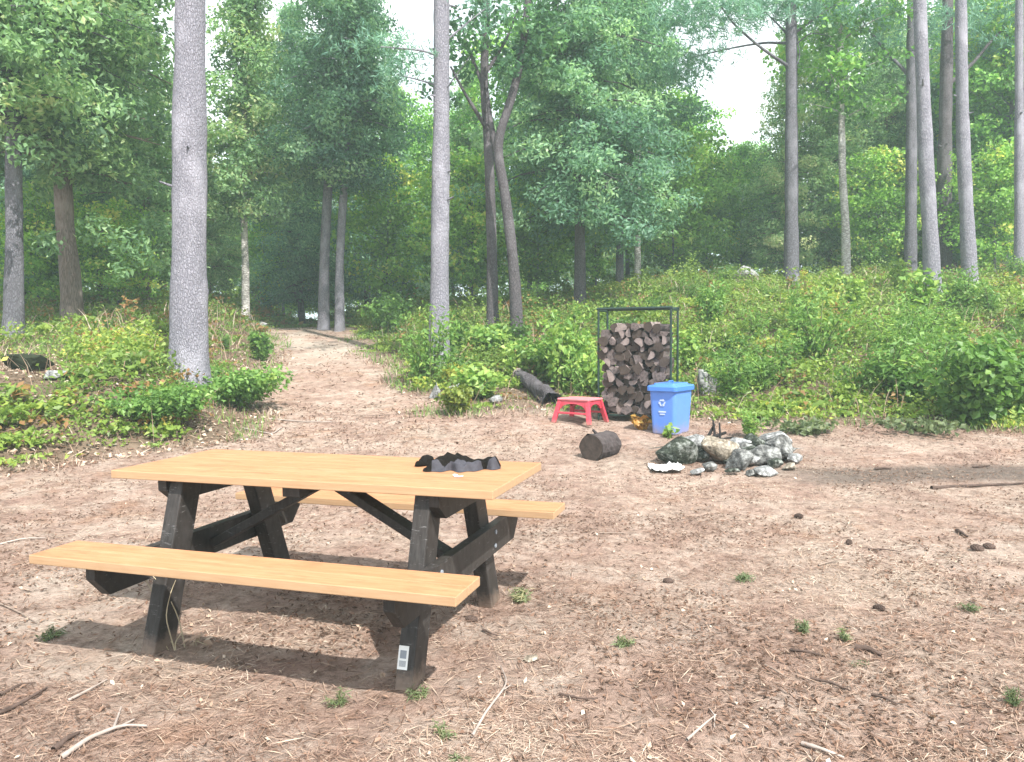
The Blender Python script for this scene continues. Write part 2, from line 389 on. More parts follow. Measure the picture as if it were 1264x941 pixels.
class Wood:                              # trunk and limbs in one mesh, numpy tubes
    def __init__(s, seed=0): s.v = []; s.f = []; s.n = 0; s.r = np.random.default_rng(seed)
    def tube(s, pts, rad, sides=6, rough=0.0):
        pts = np.asarray(pts, float); k = len(pts); rad = np.broadcast_to(np.asarray(rad, float), (k,))
        t = np.gradient(pts, axis=0); t /= np.linalg.norm(t, axis=1, keepdims=True) + 1e-9
        ref = np.array([1.0, .13, .07]) if abs(t[0, 0]) < .8 else np.array([0, 1.0, .1])
        x = ref[None] - t * (t @ ref)[:, None]; x /= np.linalg.norm(x, axis=1, keepdims=True); y = np.cross(t, x)
        a = np.arange(sides) * 2 * PI / sides
        rr = rad[:, None] * (1 + rough * s.r.normal(size=(k, sides)))
        V = pts[:, None] + (x[:, None] * np.cos(a)[None, :, None] + y[:, None] * np.sin(a)[None, :, None]) * rr[..., None]
        i = np.arange(k - 1)[:, None] * sides; j = np.arange(sides)[None]; j2 = (j + 1) % sides
        f = np.stack([i + j, i + j2, i + sides + j2, i + sides + j], -1).reshape(-1, 4) + s.n
        s.v.append(V.reshape(-1, 3)); s.f.append(f); s.n += k * sides
    def mesh(s, name, m): return mesh_np(name, np.concatenate(s.v), np.concatenate(s.f), m, smooth=True)

def resample(P, n):
    P = np.asarray(P, float); d = np.r_[0, np.cumsum(np.linalg.norm(np.diff(P, axis=0), axis=1))]
    t = np.linspace(0, d[-1], n); t2 = t
    Q = np.stack([np.interp(t2, d, P[:, k]) for k in range(3)], 1)
    for _ in range(max(1, n // 14)): Q[1:-1] = (Q[:-2] + 2 * Q[1:-1] + Q[2:]) / 4
    return Q

# leaf recipe per kind: material, leaves per clump, clump size, length, width, droop, flatness
KIND = {
    'hemlock': (LEAF_HEMLOCK, 104, .30, .135, .062, .5, .60, BARK_DARK),
    'cedar':   (LEAF_CEDAR, 104, .27, .135, .068, .6, .70, BARK_BROWN),
    'maple':   (LEAF_MAPLE, 56, .32, .155, .12, .25, .6, BARK_GREY),
    'bright':  (LEAF_BRIGHT, 50, .28, .14, .11, .25, .55, BARK_GREY),
    'oak':     (LEAF_OAK, 50, .30, .14, .09, .25, .5, BARK_DARK),
    'pine':    (LEAF_PINE, 80, .34, .20, .026, .0, .4, BARK_GREY),
}
def shape(kind, t):
    if kind == 'hemlock': return (1 - t) ** .9 * (.75 + .25 * min(1, t * 6)) + .08
    if kind == 'cedar': return (1 - t) ** .8 * (.65 + .35 * min(1, t * 5)) + .1
    if kind == 'pine': return (1 - t) ** .5 * (.55 + .45 * min(1, t * 4)) + .1
    return math.sqrt(max(.03, 1 - (2 * t - .85) ** 2 / 1.4)) * .95
def add_crown(fo, wo, kind, axis, h0, h1, R, nb, r0, seed, dens=1.0, droop=None, rmin=0.25):
    r = np.random.default_rng(seed); K = KIND[kind]
    rise = {'hemlock': .18, 'cedar': .30, 'pine': .28}.get(kind, .55); fall = {'hemlock': .42, 'cedar': .40, 'pine': .15}.get(kind, .25)
    for i in range(nb):
        t = (i + r.uniform(0, 1)) / nb; h = h0 + (h1 - h0) * t
        az = i * 2.39996 + r.normal() * .35; Lb = R * shape(kind, t) * r.uniform(.62, 1.18)
        o = axis(h); d = np.array([math.cos(az), math.sin(az), 0.0]); side = np.array([-d[1], d[0], 0])
        bend = r.normal() * .18
        def p(s): return o + d * Lb * s + side * bend * Lb * s * s + np.array([0, 0, (rise * s - fall * s * s) * Lb])
        wo.tube([p(s) for s in (0, .3, .6, .95)], np.array([1, .7, .45, .15]) * max(.008, min(r0 * .32, .018 * Lb + .006)), 4)
        k = max(2, int(round(Lb / .42)))
        btint = r.normal() * .16 + .12 * (t - .5)
        for s in np.linspace(rmin, 1, k):
            c = p(s) + side * r.normal() * Lb * .20 * s + np.array([0, 0, r.normal() * .10])
            tint = .50 + btint + r.normal() * .12
            n = max(4, int(K[1] * dens * r.uniform(.6, 1.25)))
            if kind == 'pine':
                for _ in range(max(2, n // 14)):
                    cc = c + r.normal(size=3) * K[2] * np.array([.8, .8, .35]); fo.tuft(cc, 14, K[3], K[4], d * .5 + np.array([0, 0, .45]), tint)
            else:
                fo.clump(c, n, (K[2], K[2], K[2] * K[6]), K[3], K[4], tint, .26, .5, d, K[5])
            if k > 3 and r.uniform() < .3 and s > .5:
                wo.tube([p(s * .8), c], [.01, .004], 3)

def trunk_tube(wo, P, r0, r1, flare=.45, sides=14, n=60, rough=.018):
    Q = resample(P, n); zz = (Q[:, 2] - Q[0, 2])
    rad = np.interp(np.linspace(0, 1, n), [0, 1], [r0, r1]) + r0 * flare * np.exp(-np.maximum(zz, 0) / .28)
    rad *= 1 + .03 * np.sin(zz * 2.3) + .02 * np.sin(zz * 5.1 + 1)
    wo.tube(Q, rad, sides, rough)

def generic_tree(kind, seed, H, h0, R, nb, r0, dens=1.0):
    r = np.random.default_rng(seed); wob = r.normal(size=2) * .012
    def axis(h): return np.array([wob[0] * h + .06 * math.sin(h * .6 + seed), wob[1] * h + .06 * math.cos(h * .5 + seed) - .06 * math.cos(seed), h])
    wo = Wood(seed); fo = Foliage(seed + 100)
    trunk_tube(wo, [axis(h) for h in np.linspace(-.3, H * .97, 9)], r0, r0 * .15, .4, 9, 24)
    add_crown(fo, wo, kind, axis, h0, H, R, nb, r0, seed + 7, dens)
    return wo.mesh('trunk', KIND[kind][7]), fo.mesh('crown', KIND[kind][0])
def plant_tree(protos, name, label, x, y, sc=1.0, rz=0.0, group=None, cat='tree', dz=0):
    t = thing(name, label, cat, (x, y, tz(x, y) + dz), rz, group); t.scale = (sc, sc, sc)
    link('trunk', protos[0], t); link('crown', protos[1], t)
    return t

# ------------------------------------------------------------------ ground
def axis_pts(lo, hi, step, far, grow=1.16):
    a = list(np.arange(lo, hi, step)); s = step; v = a[-1]; hi_l = []
    while v < far: s *= grow; v += s; hi_l.append(v)
    s = step; v = lo; lo_l = []
    while v > -far: s *= grow; v -= s; lo_l.append(v)
    return np.array(lo_l[::-1] + a + hi_l)
gx = axis_pts(-7.5, 8.5, .075, 220); gy = axis_pts(1.2, 13.5, .065, 220)
GX, GY = np.meshgrid(gx, gy); X = GX.ravel(); Y = GY.ravel(); Z = terrain(X, Y)
nx, ny = len(gx), len(gy)
I = (np.arange(ny - 1)[:, None] * nx + np.arange(nx - 1)[None]).ravel()
quads = np.stack([I, I + 1, I + nx + 1, I + nx], 1)
vm = veg_mask(X, Y)
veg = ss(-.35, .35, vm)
pathd = np.abs(X - path_x(Y))
pale = ss(1.6, .5, pathd) * ss(13.0, 16.5, Y) * ss(24, 22, Y) * ss(.40, .60, fbm(X * 1.3, Y * 1.3, 31)) * .5
pale = np.maximum(pale, .28 * ss(.47, .60, fbm(X * 1.3 + 4, Y * 1.3, 44)) * ss(.35, .6, fbm(X * 5, Y * 5, 45)) * ss(6.5, 4, Y))
pale = np.maximum(pale, .7 * np.exp(-(((X + 2.1) / .55) ** 2 + ((Y - 5.0) / .5) ** 2)) * ss(.35, .6, fbm(X * 3, Y * 3, 47)))
dark_ground = .95 * ss(.5, .2, np.abs(Y - 7.05 - .05 * np.sin(X * 2)) + .25 * (fbm(X * 1.6, Y * 3, 61) - .4)) * ss(2.1, 3.0, X)  # band of darker ground colour painted across the right side
dark_ground = np.maximum(dark_ground, .8 * np.exp(-(((X - 2.2) / .75) ** 2 + ((Y - 8.1) / .6) ** 2)))
dark_ground = np.maximum(dark_ground, .7 * ss(.5, .05, np.abs(vm)) * ss(.40, .6, fbm(X * 1.5, Y * 1.5, 71)) * ss(20, 12, Y))
att = {'veg': veg, 'pale': pale * (1 - dark_ground), 'dark_ground': dark_ground}
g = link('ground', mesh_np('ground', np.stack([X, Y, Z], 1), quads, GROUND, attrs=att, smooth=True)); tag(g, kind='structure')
fc = quads[:, 0]; sel = (pathd[fc] < 1.25 + .35 * (fbm(X[fc] * 1.2, Y[fc] * 1.2, 88) - .5)) & (Y[fc] > 10.2) & (Y[fc] < 24)
used, inv_ = np.unique(quads[sel].ravel(), return_inverse=True)
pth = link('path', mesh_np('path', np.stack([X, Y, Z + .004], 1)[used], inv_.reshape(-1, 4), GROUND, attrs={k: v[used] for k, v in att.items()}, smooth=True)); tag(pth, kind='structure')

# ------------------------------------------------------------------ litter on the ground (nobody could count it)
def in_view(n, y0, y1, seed, pw=1.0):
    r = np.random.default_rng(seed); y = y0 + (y1 - y0) * r.uniform(0, 1, n) ** pw
    x = r.uniform(-1, 1, n) * (.74 * y + .5); return x, y, r
def litter(name, n, y0, y1, seed, ln, wd, m, lift, tintf, pw, curl=.25, keep=None, bank=False):
    x, y, r = in_view(n, y0, y1, seed, pw); k = (veg_mask(x, y) > -.5) if bank else (veg_mask(x, y) < .1)
    if keep is not None: k &= keep(x, y, r)
    x, y = x[k], y[k]; n = len(x)
    fo = Foliage(seed); P = np.stack([x, y, terrain(x, y) + lift * r.uniform(.3, 1.6, n)], 1)
    nr = np.stack([r.normal(size=n) * curl, r.normal(size=n) * curl, np.ones(n)], 1)
    fo.leaves(P, nr, ln, wd, np.clip(tintf(x, y, r), 0, 1))
    o = link(name, fo.mesh(name, m)); tag(o, kind='stuff'); return o
litter('needle_litter', 170000, 1.7, 9.5, 1, .060, .0026, NEEDLE_DRY, .006,
       lambda x, y, r: .50 + (fbm(x * .9, y * .9, 40) - .47) * 1.3 + r.normal(size=len(x)) * .2, 1.9,
       keep=lambda x, y, r: r.uniform(size=len(x)) < ss(.30, .52, fbm(x * 2.2, y * 2.2, 52)) * .9 + .2)
litter('bark_litter', 52000, 1.7, 11, 2, .030, .012, LEAF_DRY, .007, lambda x, y, r: r.uniform(0, .35, len(x)), 1.4, .45,
       keep=lambda x, y, r: r.uniform(size=len(x)) < ss(.38, .6, fbm(x * 1.3, y * 1.3, 53)) * 1.0 + .12)
litter('dry_leaf_litter', 2200, 1.7, 11, 3, .026, .015, LEAF_DRY, .009, lambda x, y, r: r.uniform(.3, .95, len(x)), 1.4, .7)
litter('bank_leaf_litter', 42000, 6, 17, 5, .06, .038, LEAF_DRY, .014, lambda x, y, r: r.uniform(.15, .95, len(x)), 1.0, .6, keep=lambda x, y, r: r.uniform(size=len(x)) < .2 + .4 * (x < path_x(y)), bank=True)
litter('bank_twig_litter', 9000, 6, 17, 6, .26, .010, LEAF_DRY, .025, lambda x, y, r: r.uniform(.05, .8, len(x)), 1.0, .3, bank=True)
litter('path_litter', 16000, 8.5, 24, 7, .075, .022, LEAF_DRY, .012, lambda x, y, r: r.uniform(.0, .6, len(x)), 1.0, .4, keep=lambda x, y, r: (abs(x - path_x(y)) < 2.2) & (r.uniform(size=len(x)) < .3 + .7 * ss(.4, .6, fbm(x * 1.5, y * 1.5, 55))))
litter('twig_litter', 9000, 1.7, 11, 4, .10, .0045, LEAF_DRY, .010, lambda x, y, r: r.uniform(.0, .7, len(x)), 1.4, .15)

# ------------------------------------------------------------------ leafy ground cover
def cover(name, n, y0, y1, seed, per, ln, wd, hgt, pw, extra=None):
    x, y, r = in_view(n, y0, y1, seed, pw); v = veg_mask(x, y)
    k = (v > -.1) & (r.uniform(size=n) < .18 + ss(0, .7, v) + 0)
    left = x < path_x(y)
    k &= ~(r.uniform(size=n) < np.where(left, .9, .75) * ss(.56, .40, fbm(x * .9, y * .9, 93)) * ss(16, 13, y))
    k &= ~(left & (r.uniform(size=n) < .45 * ss(2.0, .5, v) * ss(-3.2, -4.2, x)))
    zz = terrain(x, y) - CAMZ; uu = CX + F * x / (y * c_ - zz * s_); vv = CY - F * (y * s_ + zz * c_) / (y * c_ - zz * s_)
    k &= ~((uu < 84) & (vv > 436) & (vv < 492) & (y < 11)) & ~((abs(uu - 874) < 16) & (vv > 470) & (vv < 494) & (y < 12)) & ~((uu > 525) & (uu < 690) & (vv > 478) & (vv < 512) & (y < 12) & (r.uniform(size=n) < .6))
    x, y, v = x[k], y[k], v[k]; z = terrain(x, y); fo = Foliage(seed + 1)
    low = ss(0, 1.6, v)
    tn = .50 + (fbm(x * .7, y * .7, 95) - .47) * .9 + r.normal(size=len(x)) * .11 + .12 * ss(.9, 0, v) * r.uniform(0, 1, len(x))
    tn = np.where(r.uniform(size=len(x)) < .03 + .12 * ss(.5, .64, fbm(x * 1.2 + 9, y * 1.2, 96)), .05 + .12 * r.uniform(size=len(x)), tn); tn = np.where((r.uniform(size=len(x)) < .09) & (x < path_x(y)) & (v < 2.4), .03 + .12 * r.uniform(size=len(x)), tn); tn = np.where(r.uniform(size=len(x)) < .3 * ss(.54, .62, fbm(x * .8 + 20, y * .8, 111)) * (x > path_x(y)), .03 + .1 * r.uniform(size=len(x)), tn)
    dead = ss(.54, .62, fbm(x * .8 + 20, y * .8, 111)) * (x > path_x(y)); hh = hgt * (1 - .6 * dead) * (.45 + .75 * low) * np.clip(-.35 + 2.6 * fbm(x * 1.1, y * 1.1, 97), .25, 1.7) * r.choice([.35, .7, 1.0, 1.7], len(x), p=[.3, .3, .28, .12]) * np.where(x < path_x(y), .6, 1.0 - .35 * ss(13, 16, y))
    for i in range(len(x)):
        m = max(6, int(per * r.uniform(.5, 1.4))); s = r.uniform(.06, .17)
        sc = r.choice([.55, .8, 1.0, 1.35], p=[.3, .35, .25, .1])
        P = np.stack([x[i] + r.normal(size=m) * s, y[i] + r.normal(size=m) * s, z[i] + hh[i] * r.uniform(.12, 1, m) ** .7], 1)
        nr = np.stack([r.normal(size=m) * .8, r.normal(size=m) * .8 - .2, np.full(m, .9)], 1)
        fo.leaves(P, nr, ln * sc, wd * sc, np.clip(tn[i] + r.normal(size=m) * .11, 0, 1), .2)
    o = link(name, fo.mesh(name, LEAF_COVER)); tag(o, kind='stuff'); return o
cover('ground_cover', 15000, 6.5, 26, 201, 42, .082, .050, .36, 1.0)
cover('low_weeds', 5200, 6.3, 14, 203, 20, .085, .05, .22, 1.0)
def blades(name, n, y0, y1, seed, m, cond, hgt, tint):
    x, y, r = in_view(n, y0, y1, seed); k = cond(x, y, r); x, y = x[k], y[k]; n = len(x); z = terrain(x, y)
    d = np.stack([r.normal(size=n) * .45, r.normal(size=n) * .45, np.ones(n)], 1); d /= np.linalg.norm(d, axis=1, keepdims=True)
    l = (hgt * r.uniform(.5, 1.3, n))[:, None]; b = np.stack([r.normal(size=n), r.normal(size=n), np.zeros(n)], 1); b /= np.linalg.norm(b, axis=1, keepdims=True)
    P = np.stack([x, y, z], 1); w = .0026 * r.uniform(.7, 1.6, n)[:, None] * (y / 7)[:, None]
    tip = P + d * l + np.stack([d[:, 0], d[:, 1], -.25 * np.ones(n)], 1) * l * .35
    mid = P + d * l * .6; tn = np.clip(tint + r.normal(size=n) * .2, 0, 1)
    q = np.concatenate([np.stack([P - b * w, P + b * w, mid + b * w * .8, mid - b * w * .8], 1), np.stack([mid - b * w * .8, mid + b * w * .8, tip + b * w * .15, tip - b * w * .15], 1)])
    o = link(name, mesh_np(name, q.reshape(-1, 3), np.arange(n * 8).reshape(n * 2, 4), m, np.concatenate([tn, tn]))); tag(o, kind='stuff')
blades('dry_grass', 30000, 6.0, 16, 207, NEEDLE_DRY, lambda x, y, r: (veg_mask(x, y) > -.45) & (veg_mask(x, y) < .7) & (r.uniform(size=len(x)) < ss(.4, .6, fbm(x * 1.2, y * 1.2, 99)) + .12), .12, .5)
blades('dead_stems', 9000, 8.5, 20, 209, NEEDLE_DRY, lambda x, y, r: (veg_mask(x, y) > .1) & (r.uniform(size=len(x)) < .15 + ss(.5, .65, fbm(x * .9, y * .9, 115))), .42, .45)
blades('green_grass', 60000, 8.5, 22, 208, LEAF_SHRUB, lambda x, y, r: (veg_mask(x, y) > -.35) & (r.uniform(size=len(x)) < ss(.45, .62, fbm(x * 1.0, y * 1.0, 105)) + .06), .16, .6)

# ------------------------------------------------------------------ picnic table
TX, TY, TYAW = -.8448, 3.5936, -.3041
def table():
    zt = max(tz(TX, TY), 0) * 0 + .0
    t = thing('picnic_table', 'picnic table with orange boards on a black timber frame', 'picnic table', (TX, TY, zt), TYAW)
    Lt, Wt = 1.832, .708
    nb = 5; gap = .0045; bw = (Wt - gap * (nb - 1)) / nb; m = MB()
    for i in range(nb): m.box((0, -Wt / 2 + bw / 2 + i * (bw + gap), .75 - .018), (Lt, bw, .036), bev=.0035)
    m.build('tabletop', WOOD, t)
    for s in (-1, 1):
        m = MB(); yc = s * .658; w = (.240 - .0025) / 2
        for k in (-1, 1): m.box((0, yc + k * (w + .0025) / 2, .4736 - .018), (1.855, w, .036), bev=.0035)
        m.build('bench_seat', WOOD, t)
    for sx in (-1, 1):
        for sy in (-1, 1):
            m = MB(); m.beam((sx * .60, (-.455 if sy < 0 else .515), -.03), (sx * .60, sy * .235, .712), .072, .125, .006)
            lg = m.build('leg', BLACKWOOD, t)
            if sx > 0 and sy < 0:
                # white care sticker with a grey printed block near the foot
                ax = Vector((0, .22, .742)).normalized(); nr = Vector((0, -.742, .22)).normalized()
                base = Vector((.60, -.455, -.03)) + ax * .125 + nr * .0632
                r = Matrix((Vector((1, 0, 0)), ax, Vector((1, 0, 0)).cross(ax))).transposed()
                st = MB().box(base + Vector((-.012, 0, 0)) + nr * .001, (.042, .088, .0015), r, 0).build('sticker', WHITE, lg)
                g_ = MB()
                g_.box(base + Vector((-.012, 0, 0)) + nr * .0024 + ax * .012, (.026, .030, .001), r, 0)
                for q in range(7): g_.box(base + Vector((-.012 - .012 + q * .004, 0, 0)) + nr * .0024 - ax * .022, (.0018, .022, .001), r, 0)
                g_.build('sticker_print', GREYPRINT, lg)
        m = MB(); x = sx * .659
        # seat support beam with slanted lower corners
        h0, h1 = .300, .4355; pr = [(-.735, h1), (.735, h1), (.735, h1 - .055), (.66, h0), (-.66, h0), (-.735, h1 - .055)]
        m.poly([(x - .022, a, b) for a, b in pr], .044, (1, 0, 0)); m.build('seat_beam', BLACKWOOD, t)
        for sy in (-1, 1):
            for dz in (-.032, .032):
                zb = .368 + dz; yb = sy * (.235 + ((.455 if sy < 0 else .515) - .235) * (.712 - zb) / .742)
                MB().tube([(x + sx * .0215, yb + dz * .5, zb), (x + sx * .027, yb + dz * .5, zb)], .011, 8).build('bolt', GREYPRINT, t)
        m = MB(); pr = [(-.325, .712), (.325, .712), (.325, .665), (.25, .605), (-.25, .605), (-.325, .665)]
        m.poly([(x - .022, a, b) for a, b in pr], .044, (1, 0, 0)); m.build('top_cleat', BLACKWOOD, t)
        m = MB(); m.beam((sx * .045, 0, .668), (sx * .635, 0, .352), .09, .040, .004, Vector((0, 1, 0))); m.build('brace', BLACKWOOD, t)
    m = MB(); m.box((0, 0, .690), (.085, .64, .042), bev=.004); m.build('centre_cleat', BLACKWOOD, t)
    bo = MB()
    return t
table()

# crumpled black garment on the table
def fold_piece(name, pts, wid, hgt, m, parent, seed, flat=.0):
    # a folded strip of cloth: a closed lumpy tube of flattened section along a line
    P = resample(np.array(pts), 30); n = len(P); sides = 28; V = []
    for i in range(n):
        t = i / (n - 1); e = math.sqrt(max(0.0, 1 - (2 * t - 1) ** 4)) * (.98) + .02
        w = np.interp(t, np.linspace(0, 1, len(wid)), wid) * e; h = np.interp(t, np.linspace(0, 1, len(hgt)), hgt) * e
        d = P[min(i + 1, n - 1)] - P[max(i - 1, 0)]; d[2] = 0; d /= np.linalg.norm(d) + 1e-9; sd = np.array([-d[1], d[0], 0])
        for k in range(sides):
            a = 2 * PI * k / sides; ca, sa = math.cos(a), math.sin(a)
            q = P[i] + sd * w * ca + np.array([0, 0, 1]) * (h * (max(sa, 0) ** .8) if sa > 0 else h * .02 * sa)
            nn = mnoise.noise(Vector((q[0] * 16 + seed, q[1] * 16, q[2] * 22))) * .014 + mnoise.noise(Vector((q[0] * 38, q[1] * 38 + seed, q[2] * 50))) * .007
            if sa > .05: q = q + np.array([0, 0, nn * 1.3]) + sd * nn * ca
            q[2] = max(q[2], P[i][2] - .001); V.append(q)
    f = [(i * sides + k, i * sides + (k + 1) % sides, (i + 1) * sides + (k + 1) % sides, (i + 1) * sides + k) for i in range(n - 1) for k in range(sides)]
    return link(name, mesh_np(name, V, f, m, smooth=True), parent)
gz = .7525
gc = on_z(566, 578, gz)
gar = thing('jacket', 'crumpled black jacket lying on the tabletop of the picnic table', 'jacket', tuple(gc))
def gl(u, v, dz=0): p = on_z(u, v, gz) - gc; return (p[0], p[1], dz)
def jacket_shell():
    A = np.linspace(-.155, .19, 170); B = np.linspace(-.115, .115, 120); a, b = np.meshgrid(A, B)
    def rid(cx, cy, dx, dy, h, w, ln):     # a rounded fold
        n = math.hypot(dx, dy); dx, dy = dx / n, dy / n; p = (a - cx) * dx + (b - cy) * dy; q = -(a - cx) * dy + (b - cy) * dx
        return h * np.exp(-(q / w) ** 2) * np.exp(-(p / ln) ** 4)
    crest = np.interp(A, [-.155, -.12, -.09, -.05, -.01, .03, .07, .11, .14, .165, .19], [.006, .024, .048, .070, .064, .046, .036, .038, .046, .050, .034])[None]
    cy_ = .018 + .014 * np.sin(A * 30)[None]; wd_ = .052 + .012 * np.sin(A * 47 + 1)[None]
    q_ = (b - cy_) / np.where(b > cy_, .03, wd_); h = crest * np.exp(-np.abs(q_) ** 2.2)
    h = np.maximum(h, rid(-.09, -.035, 1, .55, .040, .024, .05)); h = np.maximum(h, rid(.075, -.045, 1, .45, .036, .024, .06)); h = np.maximum(h, rid(-.015, -.05, 1, -.5, .034, .022, .05))
    h = h - np.abs(fbm(a * 13 + 3, b * 24 + a * 18, 301, 2) - .40) * .040 + .006 + (fbm(a * 34, b * 40, 302, 2) - .4) * .007
    edge = ((a - .015) / .175) ** 2 + ((b + .005 - .12 * a) / (.075 + .02 * np.sin(a * 40) + .015 * np.sin(a * 83 + 1))) ** 2
    h = np.where(edge < 1.15, np.maximum(h, .006) * ss(1.15, .75, edge) , -.02)
    V = np.stack([a, b, h], -1).reshape(-1, 3); nx_ = len(A); ny_ = len(B)
    f = np.array([(j * nx_ + i, j * nx_ + i + 1, (j + 1) * nx_ + i + 1, (j + 1) * nx_ + i) for j in range(ny_ - 1) for i in range(nx_ - 1)])
    c = V[f].mean(1); ok = (V[f][:, :, 2] > -.015).any(1); V[:, 2] = np.maximum(V[:, 2], -.0005)
    cr = np.interp(c[:, 0], A, crest[0]); front = (c[:, 1] < -.020 + .014 * np.sin(c[:, 0] * 38 + 1) - .02 * np.exp(-((c[:, 0] + .04) / .05) ** 2)) & (c[:, 0] > -.115)
    for nm, k, m in (('jacket_shell', ok & ~front, CLOTH), ('lining', ok & front, CLOTH_GREY)):
        u, iv = np.unique(f[k].ravel(), return_inverse=True); link(nm, mesh_np(nm, V[u], iv.reshape(-1, 4), m, smooth=True), gar)
jacket_shell()
fold_piece('sleeve', [gl(513, 576), gl(522, 574), gl(533, 571)], [.018, .035, .018], [.016, .036, .040], CLOTH, gar, 9)
fold_piece('care_label', [gl(560, 587.5), gl(566, 588.5), gl(572, 587.5)], [.008, .010, .006], [.006, .010, .006], WHITE, gar, 15)

# ------------------------------------------------------------------ blue bin
def blue_bin():
    p = gp(828, 533); x, y, z = p
    sc = y / 10.0
    t = thing('lidded_bin', 'blue plastic recycling bin with a lid, beside the firewood rack', 'bin', (x, y, z - .01), math.radians(53))
    t.scale = (sc, sc, sc)
    # the tub is a tapered square box with a rolled rim
    def ring(hw, hd, z, r=.045, n=5):
        o = []
        for cx, cy, a0 in ((hw - r, hd - r, 0), (-hw + r, hd - r, 90), (-hw + r, -hd + r, 180), (hw - r, -hd + r, 270)):
            for k in range(n): a = math.radians(a0 + 90 * k / (n - 1)); o.append((cx + r * math.cos(a), cy + r * math.sin(a), z))
        return o
    def loft(rings):
        m = MB(); R = [[m.bm.verts.new(q) for q in r] for r in rings]; n = len(R[0])
        for a, b in zip(R, R[1:]):
            for k in range(n): m.bm.faces.new((a[k], a[(k + 1) % n], b[(k + 1) % n], b[k]))
        m.bm.faces.new(R[0][::-1]); m.bm.faces.new(R[-1]); return m
    A, B = .262, .185
    loft([ring(A * .84, B * .84, 0), ring(A * .86, B * .86, .012), ring(A * .985, B * .985, .56), ring(A * 1.03, B * 1.03, .562), ring(A * 1.03, B * 1.03, .578)]).build('tub', BLUE, t)
    lid = loft([ring(A * 1.08, B * 1.10, .545), ring(A * 1.10, B * 1.12, .548), ring(A * 1.10, B * 1.12, .598), ring(A * 1.06, B * 1.07, .612), ring(A * .82, B * .82, .622), ring(A * .78, B * .78, .640, .03)]).build('lid', BLUE_LID, t)
    MB().tube([(-.06, 0, .636), (-.05, 0, .662), (.05, 0, .662), (.06, 0, .636)], .009, 6).build('handle', BLUE_LID, lid)
    # white printed mark: three arrows in a triangle over two short lines, on the narrow left face
    xf = -A * .949 - .003
    m = MB()
    def arrow(ang):
        c, s = math.cos(ang), math.sin(ang)
        def P(a, b): return (xf - (0.0), -(c * a - s * b), .40 + s * a + c * b)
        m.poly([P(-.035, .022), P(.012, .022), P(.012, .012), P(.036, .031), P(.012, .050), P(.012, .040), P(-.026, .040)], .003, (-1, 0, 0))
    for k in range(3): arrow(k * 2 * PI / 3)
    for q in m.bm.verts: q.co.x += -(q.co.z - .40) * .06
    m.build('recycling_mark', PRINT, t)
    m = MB(); m.box((xf + .0065, .0, .285), (.004, .10, .018), None, 0).box((xf + .0080, .0, .255), (.004, .07, .014), None, 0); m.build('print_line', PRINT, t)
blue_bin()

# ------------------------------------------------------------------ red step stool
def stool():
    x, y, z = gp(716, 521); s = y / 10.0
    t = thing('step_stool', 'red plastic step stool with splayed legs on the bare ground', 'stool', (x, y, z), math.radians(-38)); t.scale = (s, s, s)
    W, D, H = .235, .175, .31
    MB().box((0, 0, H - .014), (W * 2, D * 2, .028), bev=.010).box((0, 0, H + .001), (W * 1.7, D * 1.6, .006), bev=.002).build('seat', RED_PALE, t)
    for sx in (-1, 1):
        for sy in (-1, 1):
            m = MB(); m.beam((sx * (W + .035), sy * (D + .035), -.01), (sx * (W - .03), sy * (D - .03), H - .026), .062, .036, .008, Vector((1, 0, 0))); m.build('leg', RED, t)
    for sy in (-1, 1):
        m = MB(); pts = [(-W + .02, sy * (D - .015), H - .03), (W - .02, sy * (D - .015), H - .03), (W - .0, sy * (D + .0), H - .13)]
        n = 9; arch = [((W - .06) * math.cos(PI * k / n), sy * (D - .005), H - .13 + .065 * math.sin(PI * k / n)) for k in range(n + 1)]
        m.poly(pts + arch + [(-W, sy * D, H - .13)], .012, (0, -sy, 0)); m.build('side_panel', RED, t)
    for sx in (-1, 1):
        m = MB(); n = 9; arch = [(sx * (W - .005), (D - .06) * math.cos(PI * k / n), H - .13 + .06 * math.sin(PI * k / n)) for k in range(n + 1)]
        m.poly([(sx * (W - .015), -D + .02, H - .03), (sx * (W - .015), D - .02, H - .03), (sx * W, D, H - .13)] + arch + [(sx * W, -D, H - .13)], .012, (-sx, 0, 0)); m.build('side_panel', RED, t)
    for sy in (-1, 1): MB().box((0, sy * (D + .012), .125), (W * 2 + .0, .022, .026), bev=.006).build('stretcher', RED, t)
stool()

